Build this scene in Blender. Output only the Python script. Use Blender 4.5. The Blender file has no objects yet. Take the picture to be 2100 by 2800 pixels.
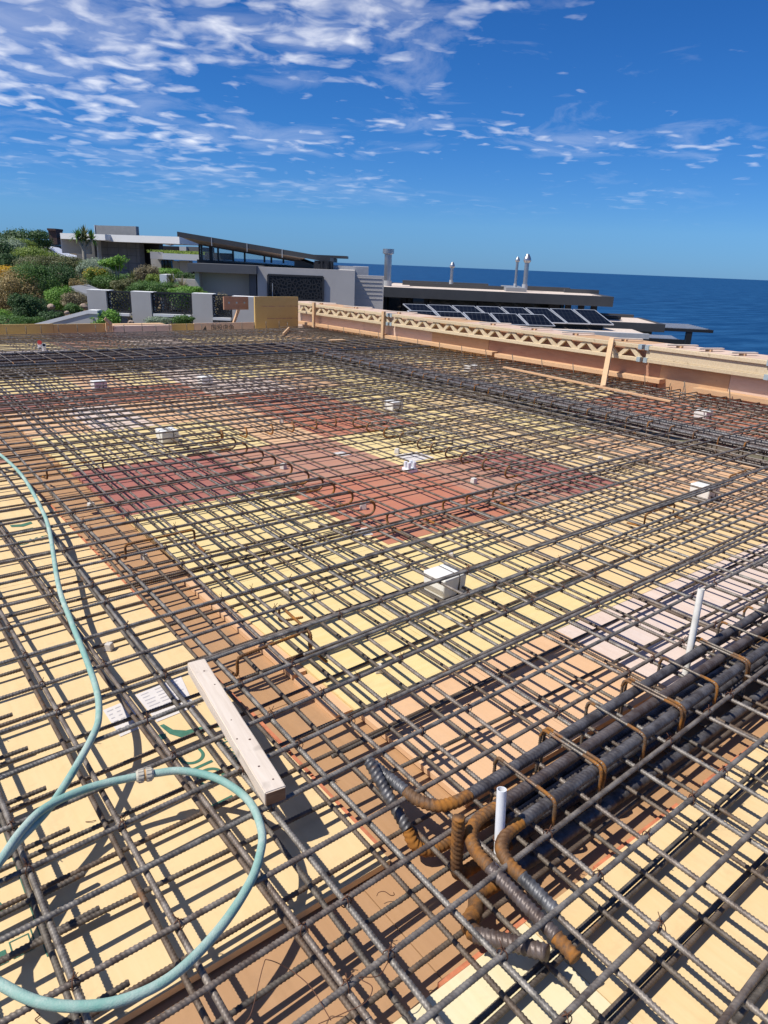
import bpy, math, random
import numpy as np
from mathutils import Vector, Matrix, noise as mnoise
from mathutils.geometry import delaunay_2d_cdt
random.seed(7); rng = np.random.default_rng(7)
S = bpy.context.scene
COL = S.collection
R = math.radians

# ------------------------------------------------------------------ camera
# world axes: X runs along the bars that point at the long timber wall, Y along the bars that point at the houses; z = 0 is the deck
F = 1941.0 / 2100.0; H = 1.6
ROLL, PITCH, AZ = R(2.34), R(19.23), R(38.6)
FW = np.array([math.sin(AZ), math.cos(AZ), 0]); RT = np.array([math.cos(AZ), -math.sin(AZ), 0]); UP = np.array([0, 0, 1.0])
cf = FW * math.cos(PITCH) - UP * math.sin(PITCH)
cu = UP * math.cos(PITCH) + FW * math.sin(PITCH)
cr = RT * math.cos(ROLL) + cu * math.sin(ROLL)
cu = -RT * math.sin(ROLL) + cu * math.cos(ROLL)
CAM = np.array([0, 0, H])
cam = bpy.data.cameras.new('camera'); camo = bpy.data.objects.new('camera', cam); COL.objects.link(camo)
cam.sensor_fit = 'HORIZONTAL'; cam.sensor_width = 36; cam.lens = 36 * F
cam.clip_start = 0.05; cam.clip_end = 200000
camo.matrix_world = Matrix(((cr[0], cu[0], -cf[0], 0), (cr[1], cu[1], -cf[1], 0), (cr[2], cu[2], -cf[2], H), (0, 0, 0, 1)))
S.camera = camo

# ------------------------------------------------------------------ sky and sun
SUN = Vector((-0.615, 0.215, 1.0)).normalized()
w = bpy.data.worlds.new('World'); S.world = w; w.use_nodes = True
nt = w.node_tree; nt.nodes.clear()
def N(tree, kind, **kw):
    n = tree.nodes.new(kind)
    for k, v in kw.items():
        if k.startswith('i_'):
            n.inputs[int(k[2:]) if k[2:].isdigit() else k[2:].replace('_', ' ')].default_value = v
        else: setattr(n, k, v)
    return n
def mathn(tree, op, a, b=None, c=None, clamp=False):
    n = tree.nodes.new('ShaderNodeMath'); n.operation = op; n.use_clamp = clamp
    for i, v in enumerate((a, b, c)):
        if v is None: continue
        if isinstance(v, (int, float)): n.inputs[i].default_value = v
        else: tree.links.new(v, n.inputs[i])
    return n.outputs[0]
def ramp(tree, fac, stops, interp='LINEAR'):
    n = tree.nodes.new('ShaderNodeValToRGB'); n.color_ramp.interpolation = interp
    e = n.color_ramp.elements
    while len(e) < len(stops): e.new(0.5)
    for el, (p, c) in zip(e, stops):
        el.position = p; el.color = (*c, 1) if len(c) == 3 else c
    tree.links.new(fac, n.inputs[0]); return n.outputs[0]
def mixc(tree, fac, a, b, mode='MIX'):
    n = tree.nodes.new('ShaderNodeMix'); n.data_type = 'RGBA'; n.blend_type = mode
    for i, v in ((0, fac), (6, a), (7, b)):
        if isinstance(v, (int, float)): n.inputs[i].default_value = v
        elif isinstance(v, tuple): n.inputs[i].default_value = (*v, 1)
        else: tree.links.new(v, n.inputs[i])
    return n.outputs[2]
sky = N(nt, 'ShaderNodeTexSky', sky_type='NISHITA', sun_disc=False, sun_elevation=math.asin(SUN.z), sun_rotation=math.atan2(SUN.x, SUN.y),
        altitude=40, air_density=1.0, dust_density=0.0, ozone_density=1.3)
hs = N(nt, 'ShaderNodeMix', data_type='RGBA', blend_type='MULTIPLY'); hs.inputs[0].default_value = 1.0; nt.links.new(sky.outputs[0], hs.inputs[6])
tc = N(nt, 'ShaderNodeTexCoord'); sx = N(nt, 'ShaderNodeSeparateXYZ'); nt.links.new(tc.outputs['Generated'], sx.inputs[0])
nt.links.new(ramp(nt, sx.outputs[2], [(0.0, (0.12, 0.29, 0.72)), (0.05, (0.165, 0.36, 0.72)), (0.16, (0.11, 0.335, 0.69)), (0.32, (0.085, 0.31, 0.66))]), hs.inputs[7])
zc = mathn(nt, 'ADD', mathn(nt, 'MAXIMUM', sx.outputs[2], 0.0), 0.085)
px = mathn(nt, 'DIVIDE', sx.outputs[0], zc); py = mathn(nt, 'DIVIDE', sx.outputs[1], zc)
cx = N(nt, 'ShaderNodeCombineXYZ'); nt.links.new(px, cx.inputs[0]); nt.links.new(py, cx.inputs[1])
# rotate so that clouds stretch across the view
mp = N(nt, 'ShaderNodeMapping'); mp.inputs['Rotation'].default_value = (0, 0, R(30)); mp.inputs['Scale'].default_value = (1.0, 1.0, 1)
nt.links.new(cx.outputs[0], mp.inputs[0])
def cloudnoise(scale, detail, rough, dist, off):
    m2 = N(nt, 'ShaderNodeMapping'); m2.inputs['Location'].default_value = off; nt.links.new(mp.outputs[0], m2.inputs[0])
    n = N(nt, 'ShaderNodeTexNoise'); n.inputs['Scale'].default_value = scale; n.inputs['Detail'].default_value = detail
    n.inputs['Roughness'].default_value = rough; n.inputs['Distortion'].default_value = dist
    nt.links.new(m2.outputs[0], n.inputs['Vector']); return n.outputs[0]
big = cloudnoise(1.0, 3, 0.5, 0.2, (3.1, 1.7, 0))
puff = cloudnoise(7.2, 4, 0.46, 0.35, (0.4, 5.2, 0))
thin = cloudnoise(2.0, 8, 0.60, 0.9, (7.3, 2.2, 0))
# more cloud to the left of the view and overhead, less to the right
side = mathn(nt, 'ADD', mathn(nt, 'MULTIPLY', sx.outputs[0], -0.55), mathn(nt, 'MULTIPLY', sx.outputs[1], 0.52))
cover = mathn(nt, 'ADD', big, mathn(nt, 'MULTIPLY', side, 0.36))
pm = mathn(nt, 'MULTIPLY_ADD', cover, 0.95, mathn(nt, 'MULTIPLY', puff, 1.0))
pfac = mathn(nt, 'MULTIPLY', mathn(nt, 'SUBTRACT', pm, 1.075), 2.3, clamp=True)
tfac = mathn(nt, 'MULTIPLY', mathn(nt, 'SUBTRACT', mathn(nt, 'MULTIPLY_ADD', cover, 0.6, thin), 0.82), 1.9, clamp=True)
tfac = mathn(nt, 'MULTIPLY', tfac, 0.42)
fac = mathn(nt, 'MAXIMUM', pfac, tfac)
# clouds dissolve into the clear band above the horizon
fade = mathn(nt, 'MULTIPLY', mathn(nt, 'SUBTRACT', sx.outputs[2], 0.055), 11.0, clamp=True)
fac = mathn(nt, 'MULTIPLY', mathn(nt, 'MULTIPLY', fac, fade), 0.86)
skyc = mixc(nt, fac, hs.outputs[2], (8.6, 8.5, 8.5))
bg = N(nt, 'ShaderNodeBackground', i_Strength=0.12); nt.links.new(skyc, bg.inputs[0])
out = N(nt, 'ShaderNodeOutputWorld'); nt.links.new(bg.outputs[0], out.inputs[0])
sl = bpy.data.lights.new('sun', 'SUN'); sl.energy = 4.3; sl.angle = R(0.53); sl.color = (1.0, 0.955, 0.88)
so = bpy.data.objects.new('sun', sl); COL.objects.link(so); so.rotation_euler = SUN.to_track_quat('Z', 'Y').to_euler()
S.view_settings.view_transform = 'Standard'; S.view_settings.look = 'None'; S.view_settings.gamma = 1; S.view_settings.exposure = 0.32
S.render.engine = 'CYCLES'
S.cycles.max_bounces = 6; S.cycles.diffuse_bounces = 3; S.cycles.glossy_bounces = 3; S.cycles.transmission_bounces = 4; S.cycles.transparent_max_bounces = 6

# ------------------------------------------------------------------ helpers
def ray(x, y):
    return cf + cr * (x - 1050) / 1941 - cu * (y - 1400) / 1941
def at(x, y, z):            # the point of the level z seen at photo pixel x, y
    d = ray(x, y); return CAM + d * ((z - H) / d[2])
def bg_rz(x, y, d0):        # sideways metres and height of the point at forward distance d0
    d = ray(x, y); p = d * (d0 / (d @ FW)); return p @ RT, p[2] + H
def W(r, d, z):             # sideways, forward, height -> world
    p = RT * r + FW * d; return (p[0], p[1], z)

def link(o, parent=None):
    COL.objects.link(o)
    if parent is not None: o.parent = parent
    return o
def mesh(name, v, f, mat=None, smooth=False):
    me = bpy.data.meshes.new(name)
    me.from_pydata([tuple(map(float, p)) for p in v], [], [tuple(map(int, q)) for q in f]); me.validate(clean_customdata=False)
    if mat: me.materials.append(mat)
    if smooth: me.shade_smooth()
    return me
def obj(name, me, parent=None, loc=(0, 0, 0), rz=0):
    o = bpy.data.objects.new(name, me); link(o, parent); o.location = loc; o.rotation_euler = (0, 0, rz); return o
def empty(name, loc=(0, 0, 0), rz=0):
    o = bpy.data.objects.new(name, None); o.empty_display_size = 0.1; link(o); o.location = loc; o.rotation_euler = (0, 0, rz); return o
def tag(o, label, cat=None, group=None, kind=None):
    if label: o['label'] = label
    if cat: o['category'] = cat
    if group: o['group'] = group
    if kind: o['kind'] = kind
    return o
class MB:
    def __init__(s): s.v = []; s.f = []
    def add(s, v, f):
        n = len(s.v); s.v += [tuple(p) for p in v]; s.f += [tuple(i + n for i in q) for q in f]; return s
    def hexa(s, p):         # 8 corners: bottom loop then top loop
        return s.add(p, [(3, 2, 1, 0), (4, 5, 6, 7), (0, 1, 5, 4), (1, 2, 6, 5), (2, 3, 7, 6), (3, 0, 4, 7)])
    def box(s, x0, x1, y0, y1, z0, z1):
        return s.hexa([(x0, y0, z0), (x1, y0, z0), (x1, y1, z0), (x0, y1, z0), (x0, y0, z1), (x1, y0, z1), (x1, y1, z1), (x0, y1, z1)])
    def beam(s, a, b, w, h, up=(0, 0, 1)):  # bar of width w and height h from a to b
        a = Vector(a); b = Vector(b); t = (b - a).normalized(); u = Vector(up)
        sdv = t.cross(u).normalized(); u = sdv.cross(t).normalized(); sdv *= w / 2; u *= h / 2
        return s.hexa([a - sdv - u, a + sdv - u, b + sdv - u, b - sdv - u, a - sdv + u, a + sdv + u, b + sdv + u, b - sdv + u])
    def cyl(s, a, b, r0, r1=None, n=16, caps=True):
        r1 = r0 if r1 is None else r1
        a = Vector(a); b = Vector(b); t = (b - a).normalized(); u = t.orthogonal().normalized(); q = t.cross(u)
        k = len(s.v)
        for c, r in ((a, r0), (b, r1)):
            for i in range(n):
                g = 2 * math.pi * i / n; s.v.append(tuple(c + u * math.cos(g) * r + q * math.sin(g) * r))
        for i in range(n): j = (i + 1) % n; s.f.append((k + i, k + j, k + n + j, k + n + i))
        if caps: s.f.append(tuple(k + i for i in reversed(range(n)))); s.f.append(tuple(k + n + i for i in range(n)))
        return s
    def build(s, name, mat, parent=None, loc=(0, 0, 0), rz=0, smooth=False, bevel=0):
        o = obj(name, mesh(name, s.v, s.f, mat, smooth), parent, loc, rz)
        if bevel:
            m = o.modifiers.new('bevel', 'BEVEL'); m.width = bevel; m.segments = 2; m.limit_method = 'ANGLE'
        return o

def sweep(path, r, sides=10, ribbed=False, pitch=0.0105, rh=0.00115, dense=None, closed=False):
    P = np.array(path, float); seg = np.linalg.norm(np.diff(P, axis=0), axis=1); s = np.concatenate([[0], np.cumsum(seg)]); L = s[-1]
    if ribbed:
        step = pitch / 5; e = L if dense is None else min(dense, L)
        q = np.arange(0, e, step)
        if e < L: q = np.concatenate([q, np.arange(e, L, 0.4)])
        q = np.concatenate([q, [L]])
        P = np.stack([np.interp(q, s, P[:, k]) for k in range(3)], 1)
    else: q = s
    T = np.gradient(P, axis=0); T /= np.linalg.norm(T, axis=1)[:, None] + 1e-12
    n = np.zeros_like(P)
    n0 = np.cross(T[0], [0, 0, 1.0]); 
    if np.linalg.norm(n0) < 0.2: n0 = np.cross(T[0], [1.0, 0, 0])
    n0 /= np.linalg.norm(n0); n[0] = n0
    for i in range(1, len(P)):
        v = n[i - 1] - T[i] * (n[i - 1] @ T[i]); n[i] = v / (np.linalg.norm(v) + 1e-12)
    b = np.cross(T, n)
    th = np.arange(sides) * 2 * math.pi / sides
    rad = np.full((len(P), sides), r)
    if ribbed:
        half = np.where(th < math.pi, th, 2 * math.pi - th)          # mirrored: herring-bone ribs
        ph = 2 * math.pi * q[:, None] / pitch + half[None, :] * 2.6 + (th[None, :] >= math.pi) * 1.6
        rad = r + rh * np.clip(1.9 * np.sin(ph) - 0.35, -0.35, 1)
        rad[:, 0] = r + rh * 0.9; rad[:, sides // 2] = r + rh * 0.9   # lengthwise ribs
    V = P[:, None, :] + rad[:, :, None] * (np.cos(th)[None, :, None] * n[:, None, :] + np.sin(th)[None, :, None] * b[:, None, :])
    m = len(P); idx = np.arange(m * sides).reshape(m, sides)
    a = idx[:-1]; c = idx[1:]
    fq = np.stack([a, np.roll(a, -1, 1), np.roll(c, -1, 1), c], 2).reshape(-1, 4)
    faces = fq.tolist() + [list(reversed(idx[0].tolist())), idx[-1].tolist()]
    return V.reshape(-1, 3), faces
def tube_mesh(name, path, r, mat, **kw):
    V, f = sweep(path, r, **kw)
    me = bpy.data.meshes.new(name); me.from_pydata(V.tolist(), [], f); me.materials.append(mat); me.shade_smooth(); return me
def spline(pts, n=12):      # Catmull-Rom through points
    P = [np.array(p, float) for p in pts]; P = [2 * P[0] - P[1]] + P + [2 * P[-1] - P[-2]]; o = []
    for i in range(1, len(P) - 2):
        for k in range(n):
            t = k / n; a, b, c, d = P[i - 1:i + 3]
            o.append(0.5 * (2 * b + (c - a) * t + (2 * a - 5 * b + 4 * c - d) * t * t + (3 * b - a - 3 * c + d) * t ** 3))
    o.append(P[-2]); return o
def fillet(pts, rad, n=6):  # polyline with rounded corners
    P = [np.array(p, float) for p in pts]; o = [P[0]]
    for i in range(1, len(P) - 1):
        a = P[i - 1] - P[i]; b = P[i + 1] - P[i]; la = np.linalg.norm(a); lb = np.linalg.norm(b); a /= la; b /= lb
        d = min(rad, la * 0.48, lb * 0.48)
        p0 = P[i] + a * d; p2 = P[i] + b * d
        for k in range(n + 1):
            t = k / n; o.append((1 - t) ** 2 * p0 + 2 * t * (1 - t) * P[i] + t * t * p2)
    o.append(P[-1]); return o

# ------------------------------------------------------------------ materials
def newmat(name):
    m = bpy.data.materials.new(name); m.use_nodes = True; t = m.node_tree
    return m, t, t.nodes['Principled BSDF']
def pos(t, scale=(1, 1, 1), rot=(0, 0, 0), coord='world'):
    if coord == 'world': g = N(t, 'ShaderNodeNewGeometry'); o = g.outputs['Position']
    else: g = N(t, 'ShaderNodeTexCoord'); o = g.outputs['Object']
    m = N(t, 'ShaderNodeMapping'); m.inputs['Scale'].default_value = scale; m.inputs['Rotation'].default_value = rot
    t.links.new(o, m.inputs[0]); return m.outputs[0]
def noi(t, vec, scale, detail=4, rough=0.55, dist=0.0):
    n = N(t, 'ShaderNodeTexNoise'); n.inputs['Scale'].default_value = scale; n.inputs['Detail'].default_value = detail
    n.inputs['Roughness'].default_value = rough; n.inputs['Distortion'].default_value = dist; t.links.new(vec, n.inputs['Vector']); return n.outputs[0]
def bump(t, b, h, strength, distance=0.01):
    n = N(t, 'ShaderNodeBump'); n.inputs['Strength'].default_value = strength; n.inputs['Distance'].default_value = distance
    t.links.new(h, n.inputs['Height']); t.links.new(n.outputs[0], b.inputs['Normal'])
def objrand(t):
    return N(t, 'ShaderNodeObjectInfo').outputs['Random']
def mul(c, k): return tuple(min(1, x * k) for x in c)
def plain(name, c, rough=0.7, metal=0, var=0.12, scale=3.0, bmp=0.0, spec=0.5):
    m, t, b = newmat(name); v = pos(t)
    n = noi(t, v, scale, 6, 0.6)
    t.links.new(ramp(t, n, [(0.25, mul(c, 1 - var)), (0.75, mul(c, 1 + var))]), b.inputs['Base Color'])
    b.inputs['Roughness'].default_value = rough; b.inputs['Metallic'].default_value = metal
    b.inputs['Specular IOR Level'].default_value = spec
    if bmp: bump(t, b, noi(t, v, scale * 14, 4), bmp, 0.01)
    return m
def steel(name, dark, grey, rust, rust_at, rough=0.5, metal=0.45):
    m, t, b = newmat(name); v = pos(t)
    base = mixc(t, ramp(t, noi(t, v, 22, 5, 0.65), [(0.38, (0, 0, 0)), (0.62, (1, 1, 1))]), dark, grey)
    base = mixc(t, mathn(t, 'MULTIPLY', objrand(t), 0.35), base, mul(rust, 0.55))
    r = ramp(t, noi(t, v, 9, 6, 0.7), [(rust_at, (0, 0, 0)), (min(1, rust_at + 0.14), (1, 1, 1))])
    c = mixc(t, r, base, mixc(t, noi(t, v, 60, 3), mul(rust, 0.55), mul(rust, 1.25)))
    t.links.new(c, b.inputs['Base Color'])
    t.links.new(mathn(t, 'MULTIPLY_ADD', r, 0.3, rough), b.inputs['Roughness'])
    t.links.new(mathn(t, 'MULTIPLY_ADD', r, -metal, metal), b.inputs['Metallic'])
    bump(t, b, noi(t, v, 260, 3), 0.25, 0.002)
    return m
M = {}
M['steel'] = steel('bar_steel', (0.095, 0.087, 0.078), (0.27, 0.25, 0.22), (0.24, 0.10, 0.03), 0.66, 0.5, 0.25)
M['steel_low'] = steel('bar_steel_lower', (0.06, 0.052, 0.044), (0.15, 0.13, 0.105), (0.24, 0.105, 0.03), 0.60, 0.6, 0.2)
M['heavy'] = steel('heavy_bar_steel', (0.05, 0.05, 0.053), (0.14, 0.14, 0.145), (0.25, 0.10, 0.025), 0.64, 0.46, 0.3)
M['link'] = steel('link_steel', (0.11, 0.095, 0.08), (0.24, 0.21, 0.17), (0.30, 0.12, 0.025), 0.56)
M['rust'] = steel('rusty_steel', (0.07, 0.04, 0.025), (0.15, 0.085, 0.04), (0.33, 0.13, 0.018), 0.45, 0.65, 0.15)
M['wire'] = plain('tie_wire', (0.12, 0.05, 0.025), 0.7, 0.2, 0.3, 80)
def ply(name, c, c2, stain=(0.45, 0.33, 0.2), rough=0.62, along='x', amt=0.25, edge=None):
    m, t, b = newmat(name)
    sc = (1.2, 14, 14) if along == 'x' else (14, 1.2, 14)
    g = noi(t, pos(t, sc), 3.0, 5, 0.6, 0.3)
    blot = noi(t, pos(t), 1.7, 5, 0.6)
    spots = noi(t, pos(t), 38, 3, 0.7)
    base = mixc(t, ramp(t, g, [(0.3, (0, 0, 0)), (0.72, (1, 1, 1))]), c, c2)
    base = mixc(t, mathn(t, 'MULTIPLY', objrand(t), 0.28), base, mul(c2, 0.9))
    base = mixc(t, mathn(t, 'MULTIPLY', ramp(t, blot, [(0.5, (0, 0, 0)), (0.75, (1, 1, 1))]), amt), base, stain)
    base = mixc(t, mathn(t, 'MULTIPLY', ramp(t, spots, [(0.72, (0, 0, 0)), (0.8, (1, 1, 1))]), 0.35), base, mul(stain, 0.6))
    sc1 = noi(t, pos(t, (1, 1, 1)), 11, 7, 0.72, 0.4)
    base = mixc(t, mathn(t, 'MULTIPLY', ramp(t, sc1, [(0.52, (0, 0, 0)), (0.72, (1, 1, 1))]), 0.30), base, mul(stain, 0.75))
    base = mixc(t, mathn(t, 'MULTIPLY', ramp(t, noi(t, pos(t), 6, 6, 0.75), [(0.55, (0, 0, 0)), (0.8, (1, 1, 1))]), 0.30), base, mul(c2, 1.15))
    base = mixc(t, mathn(t, 'MULTIPLY', ramp(t, noi(t, pos(t, (3, 26, 3) if along == 'y' else (26, 3, 3), (0, 0, 0.5)), 2.0, 4, 0.7), [(0.66, (0, 0, 0)), (0.74, (1, 1, 1))]), 0.22), base, mul(stain, 0.7))
    # rust runs where the steel has dripped
    rs = ramp(t, noi(t, pos(t, (2.2, 1.1, 1)), 3.3, 6, 0.75), [(0.67, (0, 0, 0)), (0.76, (1, 1, 1))])
    base = mixc(t, mathn(t, 'MULTIPLY', rs, 0.38), base, (0.55, 0.27, 0.06))
    t.links.new(base, b.inputs['Base Color']); b.inputs['Roughness'].default_value = rough
    bump(t, b, g, 0.12, 0.003); return m
M['yellow'] = ply('yellow_board', (0.71, 0.505, 0.25), (0.75, 0.56, 0.30), (0.58, 0.42, 0.22), along='y')
M['yellow2'] = ply('lemon_board', (0.71, 0.545, 0.24), (0.75, 0.60, 0.30), (0.62, 0.46, 0.22), along='x')
M['pale'] = ply('pale_board', (0.70, 0.60, 0.36), (0.75, 0.66, 0.43), (0.56, 0.50, 0.38), along='y', amt=0.4)
M['peach'] = ply('peach_board', (0.66, 0.40, 0.215), (0.70, 0.45, 0.26), (0.60, 0.40, 0.28), along='y')
M['pink'] = ply('pink_board', (0.64, 0.49, 0.40), (0.70, 0.58, 0.50), (0.58, 0.50, 0.46), along='y', amt=0.6)
M['white'] = ply('whitened_board', (0.66, 0.58, 0.55), (0.72, 0.66, 0.64), (0.55, 0.5, 0.5), along='y', amt=0.5)
M['red'] = ply('red_film_board', (0.44, 0.155, 0.085), (0.50, 0.20, 0.12), (0.42, 0.24, 0.15), along='x', amt=0.5)
M['darkred'] = ply('dark_red_board', (0.33, 0.115, 0.09), (0.40, 0.155, 0.12), (0.28, 0.15, 0.12), along='x', amt=0.4)
M['redbrown'] = ply('red_brown_board', (0.42, 0.205, 0.13), (0.47, 0.25, 0.17), (0.40, 0.26, 0.2), along='x', amt=0.5)
M['brown'] = ply('brown_board', (0.40, 0.225, 0.105), (0.45, 0.26, 0.13), (0.36, 0.21, 0.11), along='y', amt=0.3)
M['edge'] = plain('red_board_edge', (0.50, 0.17, 0.08), 0.8, 0, 0.35, 30)
def timber(name, c, c2, rough=0.75, sc=(1.5, 22, 22)):
    m, t, b = newmat(name)
    g = noi(t, pos(t, sc, coord='object'), 2.2, 6, 0.65, 0.6)
    k = noi(t, pos(t, coord='object'), 9, 3, 0.5)
    base = mixc(t, ramp(t, g, [(0.32, (0, 0, 0)), (0.7, (1, 1, 1))]), c, c2)
    base = mixc(t, ramp(t, k, [(0.68, (0, 0, 0)), (0.78, (0.75, 0.75, 0.75))]), base, mul(c, 0.45))
    base = mixc(t, mathn(t, 'MULTIPLY', objrand(t), 0.3), base, mul(c, 0.75))
    t.links.new(base, b.inputs['Base Color']); b.inputs['Roughness'].default_value = rough
    bump(t, b, g, 0.3, 0.004); return m
M['plank'] = timber('weathered_plank', (0.60, 0.50, 0.40), (0.74, 0.65, 0.55))
M['endgrain'] = timber('end_grain', (0.20, 0.10, 0.05), (0.34, 0.19, 0.10), sc=(20, 6, 20))
M['pine'] = timber('pine', (0.58, 0.36, 0.19), (0.68, 0.47, 0.27))
M['orange_pine'] = timber('orange_pine', (0.60, 0.35, 0.18), (0.68, 0.44, 0.25))
M['girder'] = timber('girder_timber', (0.56, 0.43, 0.26), (0.70, 0.58, 0.40))
M['wallply'] = timber('wall_ply', (0.54, 0.32, 0.165), (0.62, 0.40, 0.22), sc=(2, 2, 9))
M['oldply'] = timber('stained_ply', (0.40, 0.20, 0.12), (0.47, 0.27, 0.17), sc=(2, 2, 9))
M['pinkply'] = timber('pink_ply', (0.60, 0.42, 0.31), (0.68, 0.51, 0.40), sc=(2, 2, 9))
M['yellowply'] = timber('yellow_ply', (0.60, 0.40, 0.14), (0.66, 0.46, 0.18), sc=(2, 2, 4))
M['bracket'] = plain('galvanised_bracket', (0.42, 0.50, 0.52), 0.5, 0.4, 0.2, 20)
M['pvc'] = plain('white_pvc', (0.78, 0.79, 0.80), 0.35, 0, 0.03, 20)
M['pvc_dirty'] = plain('dirty_white_pvc', (0.70, 0.68, 0.62), 0.5, 0, 0.18, 14)
M['box'] = plain('white_box_plastic', (0.76, 0.76, 0.73), 0.4, 0, 0.05, 12)
M['seam'] = plain('box_seam', (0.10, 0.085, 0.07), 0.8)
M['capred'] = plain('red_plastic', (0.6, 0.06, 0.04), 0.4)
M['concrete'] = plain('spacer_concrete', (0.62, 0.58, 0.52), 0.9, 0, 0.12, 60, 0.3)
M['paper'] = plain('paper', (0.62, 0.58, 0.55), 0.9, 0, 0.06, 9)
M['ink'] = plain('grey_ink', (0.42, 0.40, 0.42), 0.9)
M['print'] = plain('green_print', (0.045, 0.15, 0.10), 0.8, 0, 0.3, 40)
M['blackprint'] = plain('black_print', (0.05, 0.05, 0.05), 0.8)
def hosemat():
    m, t, b = newmat('hose_rubber'); v = pos(t)
    c = ramp(t, noi(t, v, 9, 6, 0.7), [(0.32, (0.15, 0.33, 0.275)), (0.48, (0.27, 0.40, 0.345)), (0.62, (0.43, 0.50, 0.44))])
    tc = N(t, 'ShaderNodeNewGeometry')
    vo = N(t, 'ShaderNodeTexVoronoi'); vo.inputs['Scale'].default_value = 300; t.links.new(tc.outputs['Position'], vo.inputs['Vector'])
    c = mixc(t, mathn(t, 'MULTIPLY', vo.outputs['Distance'], 0.45), c, (0.14, 0.34, 0.29))
    t.links.new(c, b.inputs['Base Color']); b.inputs['Roughness'].default_value = 0.75; bump(t, b, vo.outputs['Distance'], 0.3, 0.002); return m
M['hose'] = hosemat()
M['coupling'] = plain('coupling_plastic', (0.50, 0.45, 0.36), 0.5, 0, 0.15, 60)
M['orange_ring'] = plain('orange_ring', (0.5, 0.28, 0.10), 0.5)
# houses
M['render'] = plain('grey_render', (0.50, 0.48, 0.45), 0.85, 0, 0.08, 1.2, 0.1)
M['lightrender'] = plain('light_render', (0.53, 0.50, 0.465), 0.85, 0, 0.06, 1.2, 0.1)
M['beige'] = plain('beige_render', (0.50, 0.47, 0.42), 0.85, 0, 0.04, 1.2)
M['whitewall'] = plain('white_render', (0.78, 0.78, 0.76), 0.8, 0, 0.04, 1.2)
M['charcoal'] = plain('charcoal_render', (0.105, 0.108, 0.115), 0.7, 0, 0.1, 1.5)
M['darkroof'] = plain('dark_fascia', (0.055, 0.056, 0.058), 0.6, 0, 0.12, 2)
M['black'] = plain('black_metal', (0.022, 0.022, 0.024), 0.5, 0.2, 0.1, 5)
M['cladding'] = plain('grey_cladding', (0.20, 0.20, 0.205), 0.85, 0, 0.16, 2.2, 0.1)
M['soffit'] = plain('timber_soffit', (0.42, 0.31, 0.24), 0.7, 0, 0.12, 2)
M['gravel'] = plain('roof_gravel', (0.62, 0.52, 0.435), 0.95, 0, 0.3, 22, 0.6)
M['parapet'] = plain('parapet_metal', (0.42, 0.43, 0.44), 0.6, 0, 0.1, 4)
M['screen'] = plain('screen_metal', (0.032, 0.032, 0.034), 0.5, 0, 0.1, 5)
M['midgrey'] = plain('mid_grey_metal', (0.24, 0.245, 0.25), 0.6, 0, 0.1, 4)
M['inox'] = plain('flue_steel', (0.42, 0.42, 0.42), 0.32, 0.85, 0.12, 8)
M['stone'] = plain('stone_block', (0.24, 0.22, 0.20), 0.9, 0, 0.3, 5, 0.4)
M['brick'] = plain('chimney_brick', (0.10, 0.06, 0.05), 0.9, 0, 0.3, 9)
M['rock'] = plain('garden_rock', (0.36, 0.27, 0.20), 0.9, 0, 0.25, 3, 0.4)
def glassmat():
    m, t, b = newmat('window_glass'); b.inputs['Base Color'].default_value = (0.02, 0.03, 0.035, 1); b.inputs['Roughness'].default_value = 0.05
    b.inputs['Specular IOR Level'].default_value = 0.8; return m
M['glass'] = glassmat()
def panemat():
    m, t, b = newmat('clear_pane'); b.inputs['Base Color'].default_value = (0.75, 0.82, 0.85, 1); b.inputs['Roughness'].default_value = 0.02
    b.inputs['Transmission Weight'].default_value = 0.9; b.inputs['IOR'].default_value = 1.1; return m
M['pane'] = panemat()
def solarmat():
    m, t, b = newmat('solar_cells'); tcn = N(t, 'ShaderNodeTexCoord')
    br = N(t, 'ShaderNodeTexBrick'); br.offset = 0; br.inputs['Scale'].default_value = 1.0
    br.inputs['Color1'].default_value = (0.003, 0.004, 0.008, 1); br.inputs['Color2'].default_value = (0.004, 0.006, 0.010, 1); br.inputs['Mortar'].default_value = (0.05, 0.055, 0.065, 1)
    br.inputs['Mortar Size'].default_value = 0.006; br.inputs['Brick Width'].default_value = 0.166; br.inputs['Row Height'].default_value = 0.42
    t.links.new(tcn.outputs['Object'], br.inputs['Vector']); t.links.new(br.outputs[0], b.inputs['Base Color'])
    b.inputs['Roughness'].default_value = 0.4; b.inputs['Specular IOR Level'].default_value = 0.08; return m
M['solar'] = solarmat()
M['alu'] = plain('aluminium_frame', (0.62, 0.64, 0.66), 0.4, 0.5, 0.05, 6)
M['carpaint'] = plain('white_car_paint', (0.72, 0.73, 0.75), 0.25, 0, 0.02, 2)
M['tyre'] = plain('tyre', (0.02, 0.02, 0.02), 0.85)
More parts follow.
